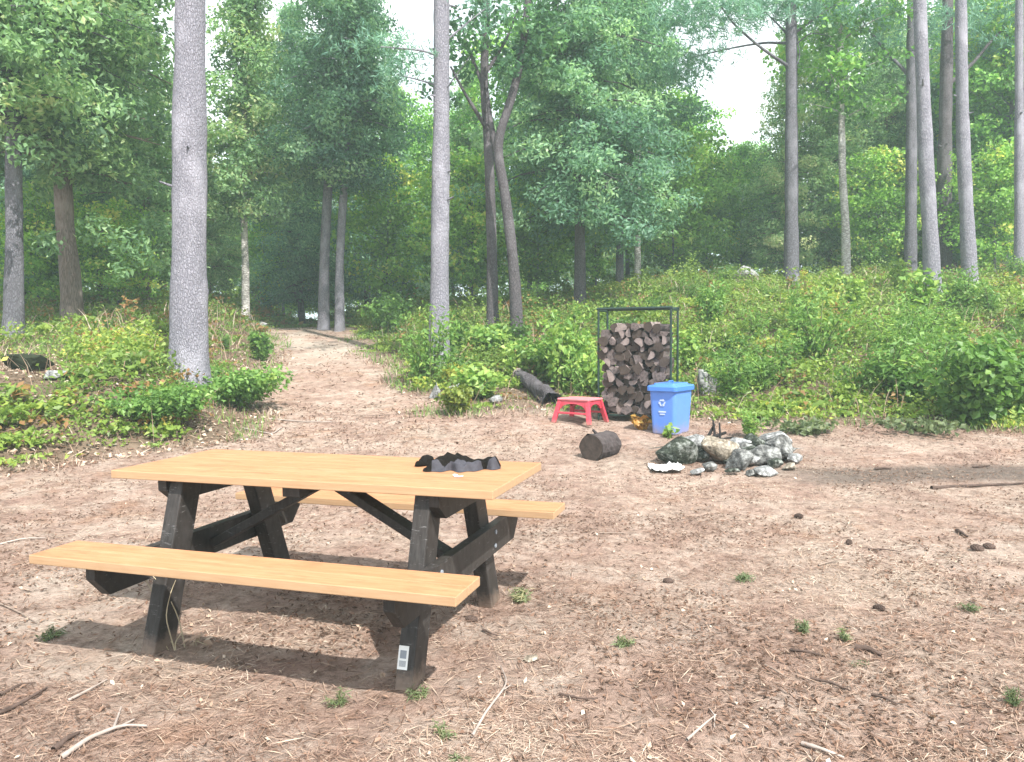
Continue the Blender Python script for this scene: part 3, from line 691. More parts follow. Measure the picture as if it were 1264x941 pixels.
# ------------------------------------------------------------------ firewood rack
def rack():
    x, y, z = gp(789, 520)
    y += .1; z = tz(x, y)
    yaw = math.radians(-24); W, D, H = .455, .19, 1.41
    t = thing('firewood_rack', 'tall dark green tube rack holding stacked firewood', 'rack', (x, y, z - .02), yaw)
    r = .0145
    for sx in (-1, 1):
        for sy in (-1, 1): MB().tube([(sx * W, sy * D, 0), (sx * W, sy * D, H)], r, 8).build('post', GREENMETAL, t)
        MB().tube([(sx * W, -D, H - .02), (sx * W, D, H - .02)], r * .95, 8).build('end_bar', GREENMETAL, t)
        MB().tube([(sx * W, -D, .09), (sx * W, D, .09)], r * .95, 8).build('end_bar', GREENMETAL, t)
    for sy in (-1, 1):
        MB().tube([(-W - .02, sy * D, H), (W + .02, sy * D, H)], r * 1.15, 8).build('top_bar', GREENMETAL, t)
        MB().tube([(-W, sy * D, .085), (W, sy * D, .085)], r, 8).build('bottom_bar', GREENMETAL, t)
    # firewood, every piece by itself
    R = np.random.default_rng(5); protos = []
    for k in range(9):
        typ = (0, 1, 2, 1, 2, 1, 2, 1, 1)[k]; m = MB(); n = 12; Ls = .40
        if typ == 0: pr = [(math.cos(a) * .052 * R.uniform(.85, 1.1), math.sin(a) * .052 * R.uniform(.85, 1.1)) for a in np.linspace(0, 2 * PI, n, endpoint=False)]; bark = [1] * n
        elif typ == 1:
            pr = [(0, -.05)] + [(.068 * math.cos(a) * R.uniform(.9, 1.1), -.045 + .10 * math.sin(a) * R.uniform(.9, 1.1)) for a in np.linspace(.35, PI - .35, 7)]; bark = [2] + [1] * 6 + [2]
        else:
            pr = [(.062 * math.cos(a) * R.uniform(.9, 1.1), -.03 + .075 * math.sin(a) * R.uniform(.9, 1.1)) for a in np.linspace(0, PI, 8)]; bark = [1] * 7 + [2]
        segs = 5; rings = []
        for i in range(segs + 1):
            s = i / segs; w = 1 + .06 * R.normal()
            rings.append([m.bm.verts.new((a * w + R.normal() * .003, (s - .5) * Ls, b * w + R.normal() * .003)) for a, b in pr])
        q = len(pr)
        for a, b in zip(rings, rings[1:]):
            for j in range(q): f = m.bm.faces.new((a[j], a[(j + 1) % q], b[(j + 1) % q], b[j])); f.material_index = bark[j]
        f = m.bm.faces.new(rings[0][::-1]); f.material_index = 0; f = m.bm.faces.new(rings[-1]); f.material_index = 0
        protos.append(m.mesh('firewood_log', [(ENDGRAIN_DARK, ENDGRAIN, SPLIT, ENDGRAIN_DARK, ENDGRAIN, ENDGRAIN_DARK, SPLIT, ENDGRAIN_DARK, ENDGRAIN)[k], BARKLOG, SPLIT if k % 2 else ENDGRAIN]))
    Mw = Matrix.Translation((x, y, z - .02)) @ Matrix.Rotation(yaw, 4, 'Z')
    row = 0; zz = .155
    while zz < 1.27:
        xx = -W + .075 + (row % 2) * .03
        while xx < W - .06:
            top = 1.27 - .10 * abs(math.sin(xx * 5 + 1)) - (.10 if xx < -.3 else 0)
            w = R.uniform(.072, .125)
            if zz < top:
                o = bpy.data.objects.new('firewood_log', protos[R.integers(9)]); COL.objects.link(o)
                sc = (w + .012) / .112
                o.matrix_world = Mw @ Matrix.Translation((xx, R.normal() * .035 - .01, zz + R.normal() * .008)) @ Matrix.Rotation(R.normal() * .07, 4, 'Z') @ Matrix.Rotation(R.uniform(0, 2 * PI), 4, 'Y') @ Matrix.Diagonal((sc, R.uniform(.9, 1.05), sc, 1))
                tag(o, 'weathered grey brown split log stacked in the green firewood rack', 'firewood', 'split logs stacked in the firewood rack')
            xx += w * .93
        zz += .085; row += 1
rack()

# ------------------------------------------------------------------ stones
def stone_mesh(seed, sx, sy, sz, m):
    b = bmesh.new(); r = np.random.default_rng(seed)
    for _ in range(15):
        d = r.normal(size=3); d /= np.linalg.norm(d); d *= r.uniform(.85, 1.15); b.verts.new(d)
    h = bmesh.ops.convex_hull(b, input=list(b.verts))
    dead = [v for v in h['geom_interior'] + h['geom_unused'] if isinstance(v, bmesh.types.BMVert)]
    bmesh.ops.delete(b, geom=[v for v in b.verts if not v.link_faces] , context='VERTS')
    bmesh.ops.bevel(b, geom=list(b.edges), offset=.09, segments=2, affect='EDGES', profile=.5)
    bmesh.ops.triangulate(b, faces=b.faces[:]); bmesh.ops.subdivide_edges(b, edges=[e for e in b.edges if e.calc_length() > .12], cuts=3, use_grid_fill=True)
    bmesh.ops.triangulate(b, faces=b.faces[:])
    for v in b.verts:
        q = v.co.copy(); w = mnoise.noise(q * 2.2 + Vector((seed, 0, 0))) * .08 + mnoise.noise(q * 6 + Vector((0, seed, 0))) * .045 + mnoise.noise(q * 15) * .02
        v.co = Vector((q[0] * sx, q[1] * sy, q[2] * sz)) * (1 + w) * 1.02
    me = bpy.data.meshes.new('stone'); b.to_mesh(me); b.free(); me.materials.append(m)
    return me
def stone(u, v, wpx, hpx, m, label, seed, name='stone', group=None, depth=1.0, sink=.25, cat='stone', rot=None):
    p = gp(u, v); k = p[1] / F; sx = wpx * k / 2; sz = hpx * k / 2; sy = sx * depth
    o = link(name, stone_mesh(seed, sx, sy, sz, m)); y = p[1] + sy * .8; x = p[0] * y / p[1]
    o.location = (x, y, tz(x, y) + sz * (1 - sink)); o.rotation_euler = (0, (rot or 0), (seed * 1.7) % .8 - .4)
    return tag(o, label, cat, group)
FP = 'fire_ring_stone'; GRP = 'stones of the fire ring'
stone(838, 577, 62, 39, STONE_C, 'big dark green black boulder at the left end of the fire ring', 1, FP, GRP, .8)
stone(886, 576, 56, 41, STONE_B, 'round brown lichen covered stone in the front middle of the fire ring', 2, FP, GRP, .8)
stone(914, 583, 49, 30, STONE_A, 'slanted pale and black stone right of the round brown stone', 3, FP, GRP, .8, rot=-.35)
stone(944, 577, 46, 32, STONE_A, 'jagged black and white stone at the right front of the fire ring', 4, FP, GRP, .8)
stone(962, 571, 45, 37, STONE_A, 'large whitish stone at the far right of the fire ring', 5, FP, GRP, .8, rot=.3)
stone(943, 590, 41, 15, STONE_D, 'small flat pale stone lying in front of the fire ring', 6, FP, GRP, .7)
stone(857, 560, 41, 26, STONE_D, 'pale stone at the back left of the fire ring beside the blue bin', 7, FP, GRP, .8)
stone(872, 566, 32, 25, STONE_C, 'small sooty stone behind the big dark boulder', 8, FP, GRP, .8)
stone(908, 557, 45, 19, STONE_D, 'low grey stone at the back middle of the fire ring', 9, FP, GRP, .8)
stone(932, 556, 41, 22, STONE_C, 'dark stone at the back right of the fire ring', 10, FP, GRP, .8)
stone(956, 554, 45, 22, STONE_D, 'broad pale stone at the back right end of the fire ring', 11, FP, GRP, .8)
stone(974, 582, 20, 13, STONE_B, 'little brown stone outside the right end of the fire ring', 12, FP, GRP, .8)
stone(924, 570, 30, 20, STONE_C, 'dark wedge of stone between the slanted and the jagged fire ring stones', 14, FP, GRP, .9)
stone(902, 566, 26, 20, STONE_D, 'grey stone tucked behind the slanted pale and black one', 15, FP, GRP, .9)
stone(980, 574, 22, 16, STONE_D, 'small grey stone at the outermost right end of the fire ring', 16, FP, GRP, .9)
stone(846, 566, 24, 18, STONE_D, 'grey stone peeping over the big dark boulder of the fire ring', 17, FP, GRP, .9)
for q, (u, v, w_, h_, m_) in enumerate(((852, 572, 22, 16, STONE_A), (866, 572, 24, 18, STONE_C), (900, 574, 22, 18, STONE_C), (928, 578, 24, 18, STONE_D), (957, 580, 24, 16, STONE_C), (970, 566, 24, 20, STONE_A), (946, 562, 24, 18, STONE_C), (920, 560, 22, 16, STONE_A), (890, 562, 24, 16, STONE_C), (876, 584, 24, 14, STONE_A), (904, 588, 22, 12, STONE_C), (930, 590, 20, 12, STONE_A), (862, 588, 22, 12, STONE_D))):
    stone(u, v, w_, h_, m_, 'small jagged sooty stone packed between the larger ones of the fire ring', 60 + q, FP, GRP, .9)
# charred sticks of the fire
for i, (u0, v0, u1, v1, r) in enumerate(((874, 556, 882, 524, .022), (890, 556, 880, 518, .016), (896, 556, 888, 522, .014), (868, 552, 896, 534, .025), (884, 552, 905, 540, .02))):
    a = gp(u0, v0); y = a[1] + .25; a = np.array([a[0], y, tz(a[0], y)]); b = pt(u1, v1, y + .15)
    o = MB().tube([a, (a + b) / 2 + np.array([.01, .01, .0]), b], [r, r * .9, r * .6], 7).build('charred_stick', CHAR)
    tag(o, ['thick charred stick leaning up in the fire ring', 'thin charred stick leaning left in the fire ring', 'short charred stick standing right of the other upright ones', 'black half burnt log lying across the fire ring', 'black half burnt log sloping to the right in the fire ring'][i], 'stick', 'burnt wood in the fire ring')
# white crumpled paper plate by the ring
def sheet():
    p = gp(822, 580); m = 22; V = []; k = p[1] / F
    for j in range(m):
        for i in range(m):
            u = i / (m - 1) - .5; v = j / (m - 1) - .5; rr = math.hypot(u, v); e = .5 / max(abs(u), abs(v), 1e-6) if 0 else 1
            h = .018 + .03 * mnoise.noise(Vector((u * 5, v * 5, 2))) + .018 * mnoise.noise(Vector((u * 13, v * 13, 5))) + .05 * max(0, rr - .3)
            V.append((u * 42 * k * (1 - .3 * v * v), v * .30 + u * .05, max(.004, h)))
    f = [(j * m + i, j * m + i + 1, (j + 1) * m + i + 1, (j + 1) * m + i) for j in range(m - 1) for i in range(m - 1)]
    o = link('paper_sheet', mesh_np('paper_sheet', V, f, WHITE, smooth=True), None, tuple(p)); 
    sm = o.modifiers.new('s', 'SOLIDIFY'); sm.thickness = .003
    tag(o, 'crumpled white paper sheet on the ground left of the fire ring', 'paper')
sheet()
stone(36, 461, 74, 30, MOSSY, 'black mossy boulder half sunk in the weeds at the left edge', 21, 'boulder', None, .8, .2, 'boulder')
stone(70, 472, 44, 14, STONE_D, 'low pale stone in front of the black mossy boulder', 22, 'rock', None, .7, .3, 'rock')
stone(874, 488, 34, 52, STONE_D, 'upright grey rock in the green plants right of the rack', 23, 'rock', None, .8, .62, 'rock')
stone(922, 350, 34, 26, STONE_D, 'whitish rock on top of the green bank', 24, 'rock', None, .7, .3, 'rock')
stone(534, 494, 22, 20, STONE_D, 'pale stone block at the foot of the bank near the path', 25, 'rock', None, .8, .2, 'rock')
stone(562, 490, 28, 18, STONE_D, 'grey stone block below the pale barked pine', 26, 'rock', None, .8, .2, 'rock')
stone(578, 468, 34, 14, STONE_D, 'flat grey stone among yellow leaves on the bank', 27, 'rock', None, .8, .2, 'rock')
stone(612, 500, 22, 12, STONE_D, 'small pale stone left of the grey fallen log', 28, 'rock', None, .8, .2, 'rock')
stone(322, 404, 18, 8, STONE_D, 'small white stone on the left verge of the path', 29, 'rock', None, .8, .2, 'rock')
stone(656, 820, 22, 9, STONE_B, 'yellowish flat stone on the needles right of the table', 30, 'rock', None, .8, .3, 'rock')
stone(1095, 434, 16, 14, STONE_D, 'small grey stone beneath the ferny tuft on the bank', 31, 'rock', None, .8, .1, 'rock')

# ------------------------------------------------------------------ logs and sticks
def log_round():
    p = gp(740, 569); k = p[1] / F; r = 17 * k
    t = thing('log_round', 'short dark round of log lying on its side near the fire ring', 'log', (p[0], p[1] + r, p[2] + r * .92), math.radians(52))
    m = MB(); R = np.random.default_rng(3); n = 20; segs = 8; rings = []
    for i in range(segs + 1):
        y = (i / segs) * .36 - .13
        rings.append([m.bm.verts.new((y, r * math.cos(a) * (1 + R.normal() * .03), r * math.sin(a) * (1 + R.normal() * .03))) for a in [2 * PI * q / n for q in range(n)]])
    for a, b in zip(rings, rings[1:]):
        for j in range(n): m.bm.faces.new((a[j], a[(j + 1) % n], b[(j + 1) % n], b[j]))
    m.bm.faces.new(rings[-1]); m.build('bark', BARKLOG, t)
    m = MB(); m.tube([(-.134, 0, 0), (-.120, 0, 0)], r * .97, 20); m.build('cut_end', ENDGRAIN_DARK, t)
    m = MB(); m.tube([(.0, .02, r * .95), (-.03, .04, r * 1.25)], [.02, .012], 6); m.build('branch_stub', BARKLOG, t)
log_round()
def fallen_log():
    a = gp(640, 478); b = gp(682, 505); a = np.array([a[0], a[1] + .3, tz(a[0], a[1] + .3) + .16]); b = np.array([b[0], b[1] + .1, tz(b[0], b[1]) + .10])
    t = thing('fallen_log', 'grey weathered fallen log at the foot of the bank behind the red stool', 'log', tuple(a))
    P = resample([a - a, (b - a) * .5 + np.array([0, 0, .02]), b - a], 40); w = Wood(4); w.tube(P, np.linspace(.085, .12, 40), 24)
    V = w.v[0]
    for q in range(len(V)):
        v = Vector(V[q]); ax_ = P[q // 24]; f_ = 1 + mnoise.noise(v * 7) * .45 + mnoise.noise(Vector((v.x * 5, v.y * 5, v.z * 5)) * 4) * .22; V[q] = ax_ + (V[q] - ax_) * f_
    link('bark', w.mesh('bark', BARK_DARK), t)
    e = MB(); d = Vector(P[0] - P[1]).normalized(); e.tube([Vector(P[0]) + d * .003 - d * .03, Vector(P[0]) + d * .003], .097, 12); e.build('cut_end', STICK_PALE, t)
fallen_log()
def stick(pix, r, m, label, lift=.012, forks=(), group='dead sticks lying on the ground', name='stick'):
    P = [gp(u, v) for u, v in pix]
    P = [np.array([q[0], q[1], tz(q[0], q[1]) + lift * (1.3 if 0 < i < len(P) - 1 else .8)]) for i, q in enumerate(P)]
    Q = resample(P, 4 * len(P)); w = Wood(abs(int(pix[0][0]))); r *= .8; rr = np.linspace(r, r * .4, len(Q)); w.tube(Q, rr, 7, .08)
    for f in forks:
        G = [gp(u, v) for u, v in f]; G = [np.array([q[0], q[1], tz(q[0], q[1]) + lift]) for q in G]; w.tube(resample(G, 6), np.linspace(r * .6, r * .25, 6), 6, .08)
    for end in (Q[0], Q[-1]): pass
    o = link(name, w.mesh(name, m)); return tag(o, label, 'stick', group)
stick([(583, 912), (600, 884), (622, 856), (626, 846), (618, 826)], .007, STICK_PALE, 'pale crooked stick curving beside the front leg of the table', forks=[[(622, 856), (631, 850)]])
stick([(75, 940), (110, 918), (150, 902), (182, 900)], .012, STICK_PALE, 'long pale branch at the bottom left corner with a forked tip', forks=[[(150, 902), (166, 893)], [(140, 906), (150, 878)]])
stick([(-4, 886), (30, 872), (58, 852)], .011, STICK_DARK, 'dark rough branch at the left edge of the ground')
stick([(0, 862), (26, 850), (44, 846)], .009, STICK_DARK, 'shorter dark branch just above the rough one at the left edge')
stick([(84, 868), (108, 858), (132, 842)], .008, STICK_PALE, 'straight pale stick left of the table shadow')
stick([(66, 930), (84, 918), (98, 908)], .015, STICK_DARK, 'dark bark strip beside the long pale branch')
stick([(0, 748), (24, 760), (46, 772)], .006, STICK, 'thin stick on the ground behind the left end of the bench')
stick([(0, 674), (28, 668), (56, 666)], .010, STICK_PALE, 'grey stick lying left of the bench end')
stick([(596, 781), (606, 786), (617, 789)], .007, STICK_DARK, 'short dark stick by the pine cone near the table')
stick([(1056, 802), (1072, 806), (1088, 812)], .020, STICK_DARK, 'thick dark chunk of rotten branch on the right')
stick([(976, 806), (996, 810), (1014, 812)], .009, STICK_DARK, 'dark stick just left of the thick rotten chunk')
stick([(944, 825), (956, 832), (970, 840)], .006, STICK, 'thin brown stick in the middle of the right ground')
stick([(1000, 841), (1024, 847), (1050, 857)], .008, STICK_DARK, 'longish dark stick below the thick rotten chunk')
stick([(1076, 861), (1092, 867), (1108, 874)], .008, STICK_DARK, 'dark slanting stick at the lower right')
stick([(990, 922), (1010, 930), (1042, 940)], .010, STICK_PALE, 'pale stick at the bottom edge of the ground')
stick([(848, 918), (870, 900), (884, 886)], .007, STICK_PALE, 'pale twig with a bent dark tip at the bottom middle', forks=[[(882, 888), (876, 880)], [(882, 888), (882, 904)]])
stick([(1150, 604), (1200, 602), (1264, 598)], .022, STICK_DARK, 'long dark branch lying on the dark ground at the right edge')
stick([(1080, 580), (1092, 580), (1100, 580)], .02, STICK_DARK, 'small dark stick left of the long dark branch')
stick([(1181, 657), (1188, 661), (1194, 665)], .018, STICK_DARK, 'stubby dark stick on the right ground')
stick([(1072, 680), (1090, 681), (1110, 683)], .008, STICK_DARK, 'thin dark stick crossing the middle of the right ground')
stick([(1200, 578), (1212, 578), (1222, 576)], .014, STICK_DARK, 'dark stick near the plants at the right edge')
stick([(4, 490), (50, 502), (96, 512)], .022, STICK, 'grey fallen branch in the weeds on the left bank', .05)
stick([(740, 660), (770, 661), (786, 659)], .007, STICK, 'faint twig between the table and the fire ring')
stick([(330, 518), (372, 522), (410, 522)], .014, STICK_PALE, 'bleached stick at the foot of the left bank')
stick([(300, 530), (336, 538), (350, 527)], .016, STICK_PALE, 'bleached root end at the foot of the left bank')
stick([(1010, 700), (1036, 694), (1052, 692)], .006, STICK, 'brown twig right of the centre of the clearing')
stick([(690, 860), (720, 868), (738, 866)], .007, STICK_DARK, 'dark twig on the pale needles right of the crooked stick')
def cone(u, v, w, label):
    p = gp(u, v); r = w * p[1] / F / 3.2; m = MB(); R = np.random.default_rng(int(u))
    for i in range(9):
        s = i / 8; rad = r * math.sin(.25 + s * 2.6) * 1.0
        for k in range(7):
            a = k * 2 * PI / 7 + i * .45; d = Vector((0, math.cos(a), math.sin(a)))
            m.box(Vector(((s - .5) * r * 3.0, 0, 0)) + d * rad * .7, (r * .5, r * .7, r * .7), Matrix.Rotation(a, 3, 'X') @ Matrix.Rotation(-.5, 3, 'Y'), 0)
    m.tube([(-1.4 * r, 0, 0), (0, 0, 0), (1.4 * r, 0, 0)], [r * .4, r * .7, r * .3], 7)
    o = m.build('pine_cone', STICK_DARK, None, (p[0], p[1], p[2] + r * .8)); o.rotation_euler = (0, .2, u % 3); tag(o, label, 'pine cone', 'pine cones on the needles')
cone(582, 767, 13, 'dark pine cone on the needles just right of the table leg')
cone(1206, 680, 14, 'dark pine cone with another beside it on the right')
cone(1221, 678, 13, 'pine cone at the right of the pair')
cone(825, 720, 11, 'small pine cone alone in the middle of the clearing')
cone(1048, 672, 11, 'pine cone left of the stubby dark stick')
cone(986, 640, 11, 'pine cone on the bare ground below the fire ring')
cone(1085, 754, 14, 'pine cone above the thick rotten chunk of branch')

# ------------------------------------------------------------------ small plants
def bush_mesh(seed, r, h, n, ln, wd, m, tint=.5, stems=7, upb=.7):
    fo = Foliage(seed); wo = Wood(seed); R = np.random.default_rng(seed)
    for i in range(stems):
        a = R.uniform(0, 2 * PI); d = r * R.uniform(.2, .85); tip = np.array([math.cos(a) * d, math.sin(a) * d, h * R.uniform(.55, 1)])
        wo.tube(resample([np.zeros(3), tip * np.array([.35, .35, .6]), tip], 6), np.linspace(.008, .003, 6) * (.6 + h), 4)
        k = 6
        for s in np.linspace(.35, 1, k):
            c = tip * np.array([s ** 1.3, s ** 1.3, s]); fo.clump(c, max(2, n // (stems * k)), (r * .26, r * .26, h * .12), ln, wd, tint + R.normal() * .1, .2, upb, None, .25)
    return fo.mesh('foliage', m), wo.mesh('stem', STEM)
def bush(u, v, wpx, hpx, n, lpx, m, label, seed, name='shrub', asp=.7, tint=.5, cat='plant', group=None, D=None, stems=7):
    if name != 'weed' and n > 300: n, lpx = int(n * 1.7), lpx * .74
    p = gp(u, v) if D is None else None
    if D is not None: x = pt(u, v, D)[0]; p = np.array([x, D, tz(x, D)])
    k = p[1] / F; t = thing(name, label, cat, (p[0], p[1], p[2] - .02), 0, group)
    a, b = bush_mesh(seed, wpx * k / 2, hpx * k, n, lpx * k, lpx * k * asp, m, tint, stems)
    link('foliage', a, t); link('stem', b, t); return t
bush(1200, 524, 130, 105, 1500, 15, LEAF_SHRUB, 'big leaved green shrub at the right edge of the bank', 41, asp=.75, tint=.5, stems=14)
bush(1255, 520, 60, 80, 500, 18, LEAF_SHRUB, 'shrub with pale broad leaves at the very right edge', 42, asp=.8, tint=.65, stems=8)
bush(290, 500, 150, 46, 1300, 10, LEAF_SHRUB, 'green leafy shrub at the foot of the big left pine', 43, tint=.6, stems=12)
bush(205, 520, 160, 46, 1200, 10, LEAF_SHRUB, 'green leafy shrub left of the shrub under the big pine', 44, tint=.55, stems=12)
bush(322, 446, 34, 34, 400, 9, LEAF_SHRUB, 'small bright green bush on the left verge of the path', 45, tint=.55)
bush(560, 478, 60, 30, 500, 9, LEAF_YELLOW, 'yellowing low plant above the pale stone block', 46, tint=.55)
bush(566, 510, 60, 34, 450, 10, LEAF_YELLOW, 'light yellow green plant in front of the grey stone block', 47, tint=.25)
bush(600, 440, 90, 46, 900, 10, LEAF_SHRUB, 'leafy plant right of the pale barked pine', 48, tint=.65)
bush(690, 470, 110, 60, 1200, 10, LEAF_SHRUB, 'rounded green bush left of the firewood rack', 49, tint=.62, stems=12)
bush(480, 410, 70, 50, 800, 8, LEAF_SHRUB, 'green bush at the right verge of the path', 50, tint=.5)
bush(990, 534, 110, 20, 300, 9, LEAF_WEED, 'yellow green weeds behind the right of the fire ring', 51, tint=.4)
bush(928, 540, 40, 36, 380, 8, LEAF_SHRUB, 'upright grey green weed behind the fire ring', 52, tint=.7, asp=.35)
bush(790, 530, 26, 18, 120, 9, LEAF_ORANGE, 'orange dying leaves at the left foot of the blue bin', 53, tint=.6)
bush(824, 541, 34, 18, 26, 10, LEAF_SHRUB, 'small green sprig in front of the blue bin', 54, tint=.75, stems=3)
bush(1110, 470, 110, 100, 1500, 9, LEAF_SHRUB, 'tall ferny green tuft in the middle of the right bank', 55, 'fern', .3, .6, 'fern', stems=14)
bush(1140, 534, 170, 20, 300, 9, LEAF_WEED, 'row of yellow green weeds at the foot of the right bank', 56, tint=.3)
BP = [bush_mesh(300 + k, .30, .38 + .1 * (k % 3), (520, 620, 420, 700)[k % 4], (.065, .06, .08, .08)[k % 4], (.04, .024, .058, .016)[k % 4], LEAF_SHRUB, (.3, .6, .85, .5)[k % 4], 9) for k in range(8)]
_r = np.random.default_rng(404); _n = 0
while _n < 150:
    y = _r.uniform(9.5, 19); x = _r.uniform(-.72, .72) * y; left = x < path_x(y)
    if veg_mask(x, y) < .35 or (left and _r.uniform() < .7): continue
    if left and (x < -3.5 and y < 9.8 or CX + F * x / y < 120 or _r.uniform() < .4): continue
    q = int(_r.integers(8)); sc = _r.uniform(.6, 1.2) * _r.choice([1, 1, 1.6]) * (.7 if left else 1) * (1 if y < 15.5 else .75)
    t = thing('low_bush', 'low leafy bush among the ground plants of the banks', 'bush', (x, y, tz(x, y) - .03), _r.uniform(0, 6.28), 'low bushes on the banks'); t.scale = (sc, sc, sc * _r.uniform(.8, 1.2))
    link('foliage', BP[q][0], t); link('stem', BP[q][1], t); _n += 1
for (u, v, w, h, n, lab, sd, m, tn) in (
    (645, 742, 44, 20, 110, 'grass tuft on the ground just right of the table', 61, LEAF_WEED, .7),
    (990, 782, 26, 24, 60, 'small green seedling beside a white scrap on the right ground', 62, LEAF_WEED, .6),
    (772, 798, 30, 18, 50, 'sparse grass tuft in front of the table right of centre', 63, LEAF_WEED, .6),
    (915, 716, 40, 14, 70, 'flat grass tuft in the middle of the clearing', 64, LEAF_WEED, .3),
    (418, 872, 30, 30, 60, 'grassy seedling in the table shadow edge', 65, LEAF_WEED, .6),
    (548, 912, 36, 26, 70, 'little weed with drooping leaves at the bottom centre', 66, LEAF_WEED, .6),
    (1250, 872, 34, 30, 80, 'yellow green tuft on the mound at the lower right corner', 67, LEAF_WEED, .4),
    (520, 860, 40, 20, 60, 'low weed at the foot of the front right table leg', 68, LEAF_WEED, .5),
    (1044, 790, 30, 18, 50, 'thin weed beside the thick rotten chunk of branch', 69, LEAF_WEED, .6),
    (1200, 755, 34, 16, 50, 'low weed at the right edge of the clearing', 70, LEAF_WEED, .35),
    (60, 790, 40, 22, 70, 'dark weed in the shadow left of the table', 71, LEAF_WEED, .3),
    (560, 936, 40, 14, 60, 'weed at the bottom edge under the drooping one', 72, LEAF_WEED, .6),
    (1060, 822, 40, 12, 50, 'mossy grass patch under the rotten chunk', 73, LEAF_WEED, .3)):
    bush(u, v, w, h, n * 2, 13, m, lab, sd, 'weed', .12, tn, 'weed', 'small weeds on the bare ground', stems=4)
def dry_stems():
    p = gp(215, 800); t = thing('dry_weed', 'dry bleached weed stalks bent against the left table leg', 'weed', tuple(p)); w = Wood(8)
    for pix in ([(222, 815), (205, 780), (186, 735), (182, 712)], [(228, 812), (215, 760), (200, 720), (196, 708)], [(232, 818), (226, 790), (221, 775)], [(240, 820), (238, 800), (243, 792), (252, 790)], [(226, 816), (200, 796), (190, 790)], [(216, 812), (205, 760), (210, 730), (216, 712)]):
        w.tube(resample([pt(u, v, p[1]) + rng.normal(size=3) * .02 - p for u, v in pix], 12), np.linspace(.0035, .0018, 12), 5)
    link('stem', w.mesh('stem', STEM_DRY), t)
    fo = Foliage(9); fo.clump(np.array([.10, .0, .03]), 10, (.05, .04, .02), .05, .025, .7); link('dry_leaf', fo.mesh('dry_leaf', LEAF_DRY), t)
dry_stems()

# ------------------------------------------------------------------ trees one can tell apart
def px_tree(name, label, pix, D, wpx, kind, bark, crown=None, top=None, limbs=(), clumps=(), seed=0, r_top=.55, group=None, flare=.45, H=17, sides=16):
    base = pt(*pix[0], D); z0 = tz(base[0], D)
    P = [pt(u, v, D) for u, v in pix]; P[0][2] = min(P[0][2], z0 + .6)
    b0 = np.array([base[0] - (P[1][0] - P[0][0]) * .02, D, z0])
    pts = [np.array([b0[0], D, z0 - .25])] + [p for p in P if p[2] > z0 + .3]
    d = pts[-1] - pts[-2]; d /= np.linalg.norm(d); d = d * .5 + np.array([0, 0, .5]); d /= d[2]
    while pts[-1][2] < z0 + H: pts.append(pts[-1] + d * min(2.0, z0 + H - pts[-1][2] + .01))
    o3 = np.array([b0[0], D, z0]); pts = np.array(pts) - o3
    r0 = wpx * D / F / 2; wo = Wood(seed); fo = Foliage(seed + 50)
    rt_ = r0 * (.22 if H > 10 else .3)
    trunk_tube(wo, pts, r0, rt_, flare, sides, 90)
    zs = pts[:, 2]
    if kind == 'pine':
        q_ = np.random.default_rng(seed + 900)
        for _ in range(9):
            h_ = q_.uniform(1.8, 9); a_ = q_.uniform(0, 6.28); o_ = np.array([np.interp(h_, zs, pts[:, 0]), np.interp(h_, zs, pts[:, 1]), h_]); d_ = np.array([math.cos(a_), math.sin(a_), q_.uniform(-.1, .5)]); l_ = r0 + q_.uniform(.04, .35) * q_.uniform()
            wo.tube([o_, o_ + d_ * l_ * .6, o_ + d_ * l_], [.028, .02, .012], 6, .1)
    def axis(h): return np.array([np.interp(h, zs, pts[:, 0]), np.interp(h, zs, pts[:, 1]), h])
    for spec in (crown or ()):
        kd, h0, h1, R, nb, dens = spec
        add_crown(fo, wo, kd, axis, h0, h1, R, nb, r0, seed + 3 + int(h0 * 10), dens)
    for lp, lr, dd in limbs:
        Q = [pt(u, v, D + dd * i / max(1, len(lp) - 1)) - o3 for i, (u, v) in enumerate(lp)]; wo.tube(resample(Q, 10), np.linspace(lr, lr * .4, 10), 7, .04)
    K = KIND[kind]
    for (u, v, spread, n, dd) in clumps:
        c = pt(u, v, D + dd) - o3; s = spread * D / F
        if kind == 'pine':
            for _ in range(n // 3): fo.tuft(c + fo.r.normal(size=3) * s * np.array([.75, .75, .32]), 14, K[3] * .055 * D, K[4] * .045 * D, np.array([-.4, 0, .45]), .5 + .12 * fo.r.normal())
        else: fo.clump(c, n, (s * .62, s * .62, s * .5), K[3], K[4], .45 + fo.r.normal() * .1, .22, .7, None, K[5])
    t = thing(name, label, 'tree', tuple(o3), 0, group)
    link('trunk', wo.mesh('trunk', bark), t)
    if fo.q: link('crown', fo.mesh('crown', K[0]), t)
    return t
PINECR = [('pine', 10.5, 17.5, 3.2, 34, .8)]
px_tree('pine_tree', 'biggest pine with a thick pale grey trunk, left of the path', [(232, 445), (233, 350), (234, 250), (234, 120), (235, 0)], 10.6, 45, 'pine', BARK_PALE, PINECR, seed=1, flare=.35, H=18, sides=26)
px_tree('pine_tree', 'straight pine with a lilac grey trunk, right of the path', [(542, 428), (543, 300), (545, 150), (545, 0)], 13.6, 25, 'pine', BARK_PALE, PINECR, seed=2, flare=.55, H=18, sides=20,
        limbs=[([(545, 108), (522, 100), (490, 92)], .02, .6), ([(545, 70), (520, 62), (470, 58)], .025, -.5), ([(545, 55), (575, 30), (600, 10)], .02, .4), ([(545, 118), (565, 90), (580, 70)], .014, -.5)],
        clumps=[(490, 90, 26, 90, .6), (470, 55, 28, 110, -.5), (510, 70, 20, 60, 0), (600, 10, 24, 80, .4)])
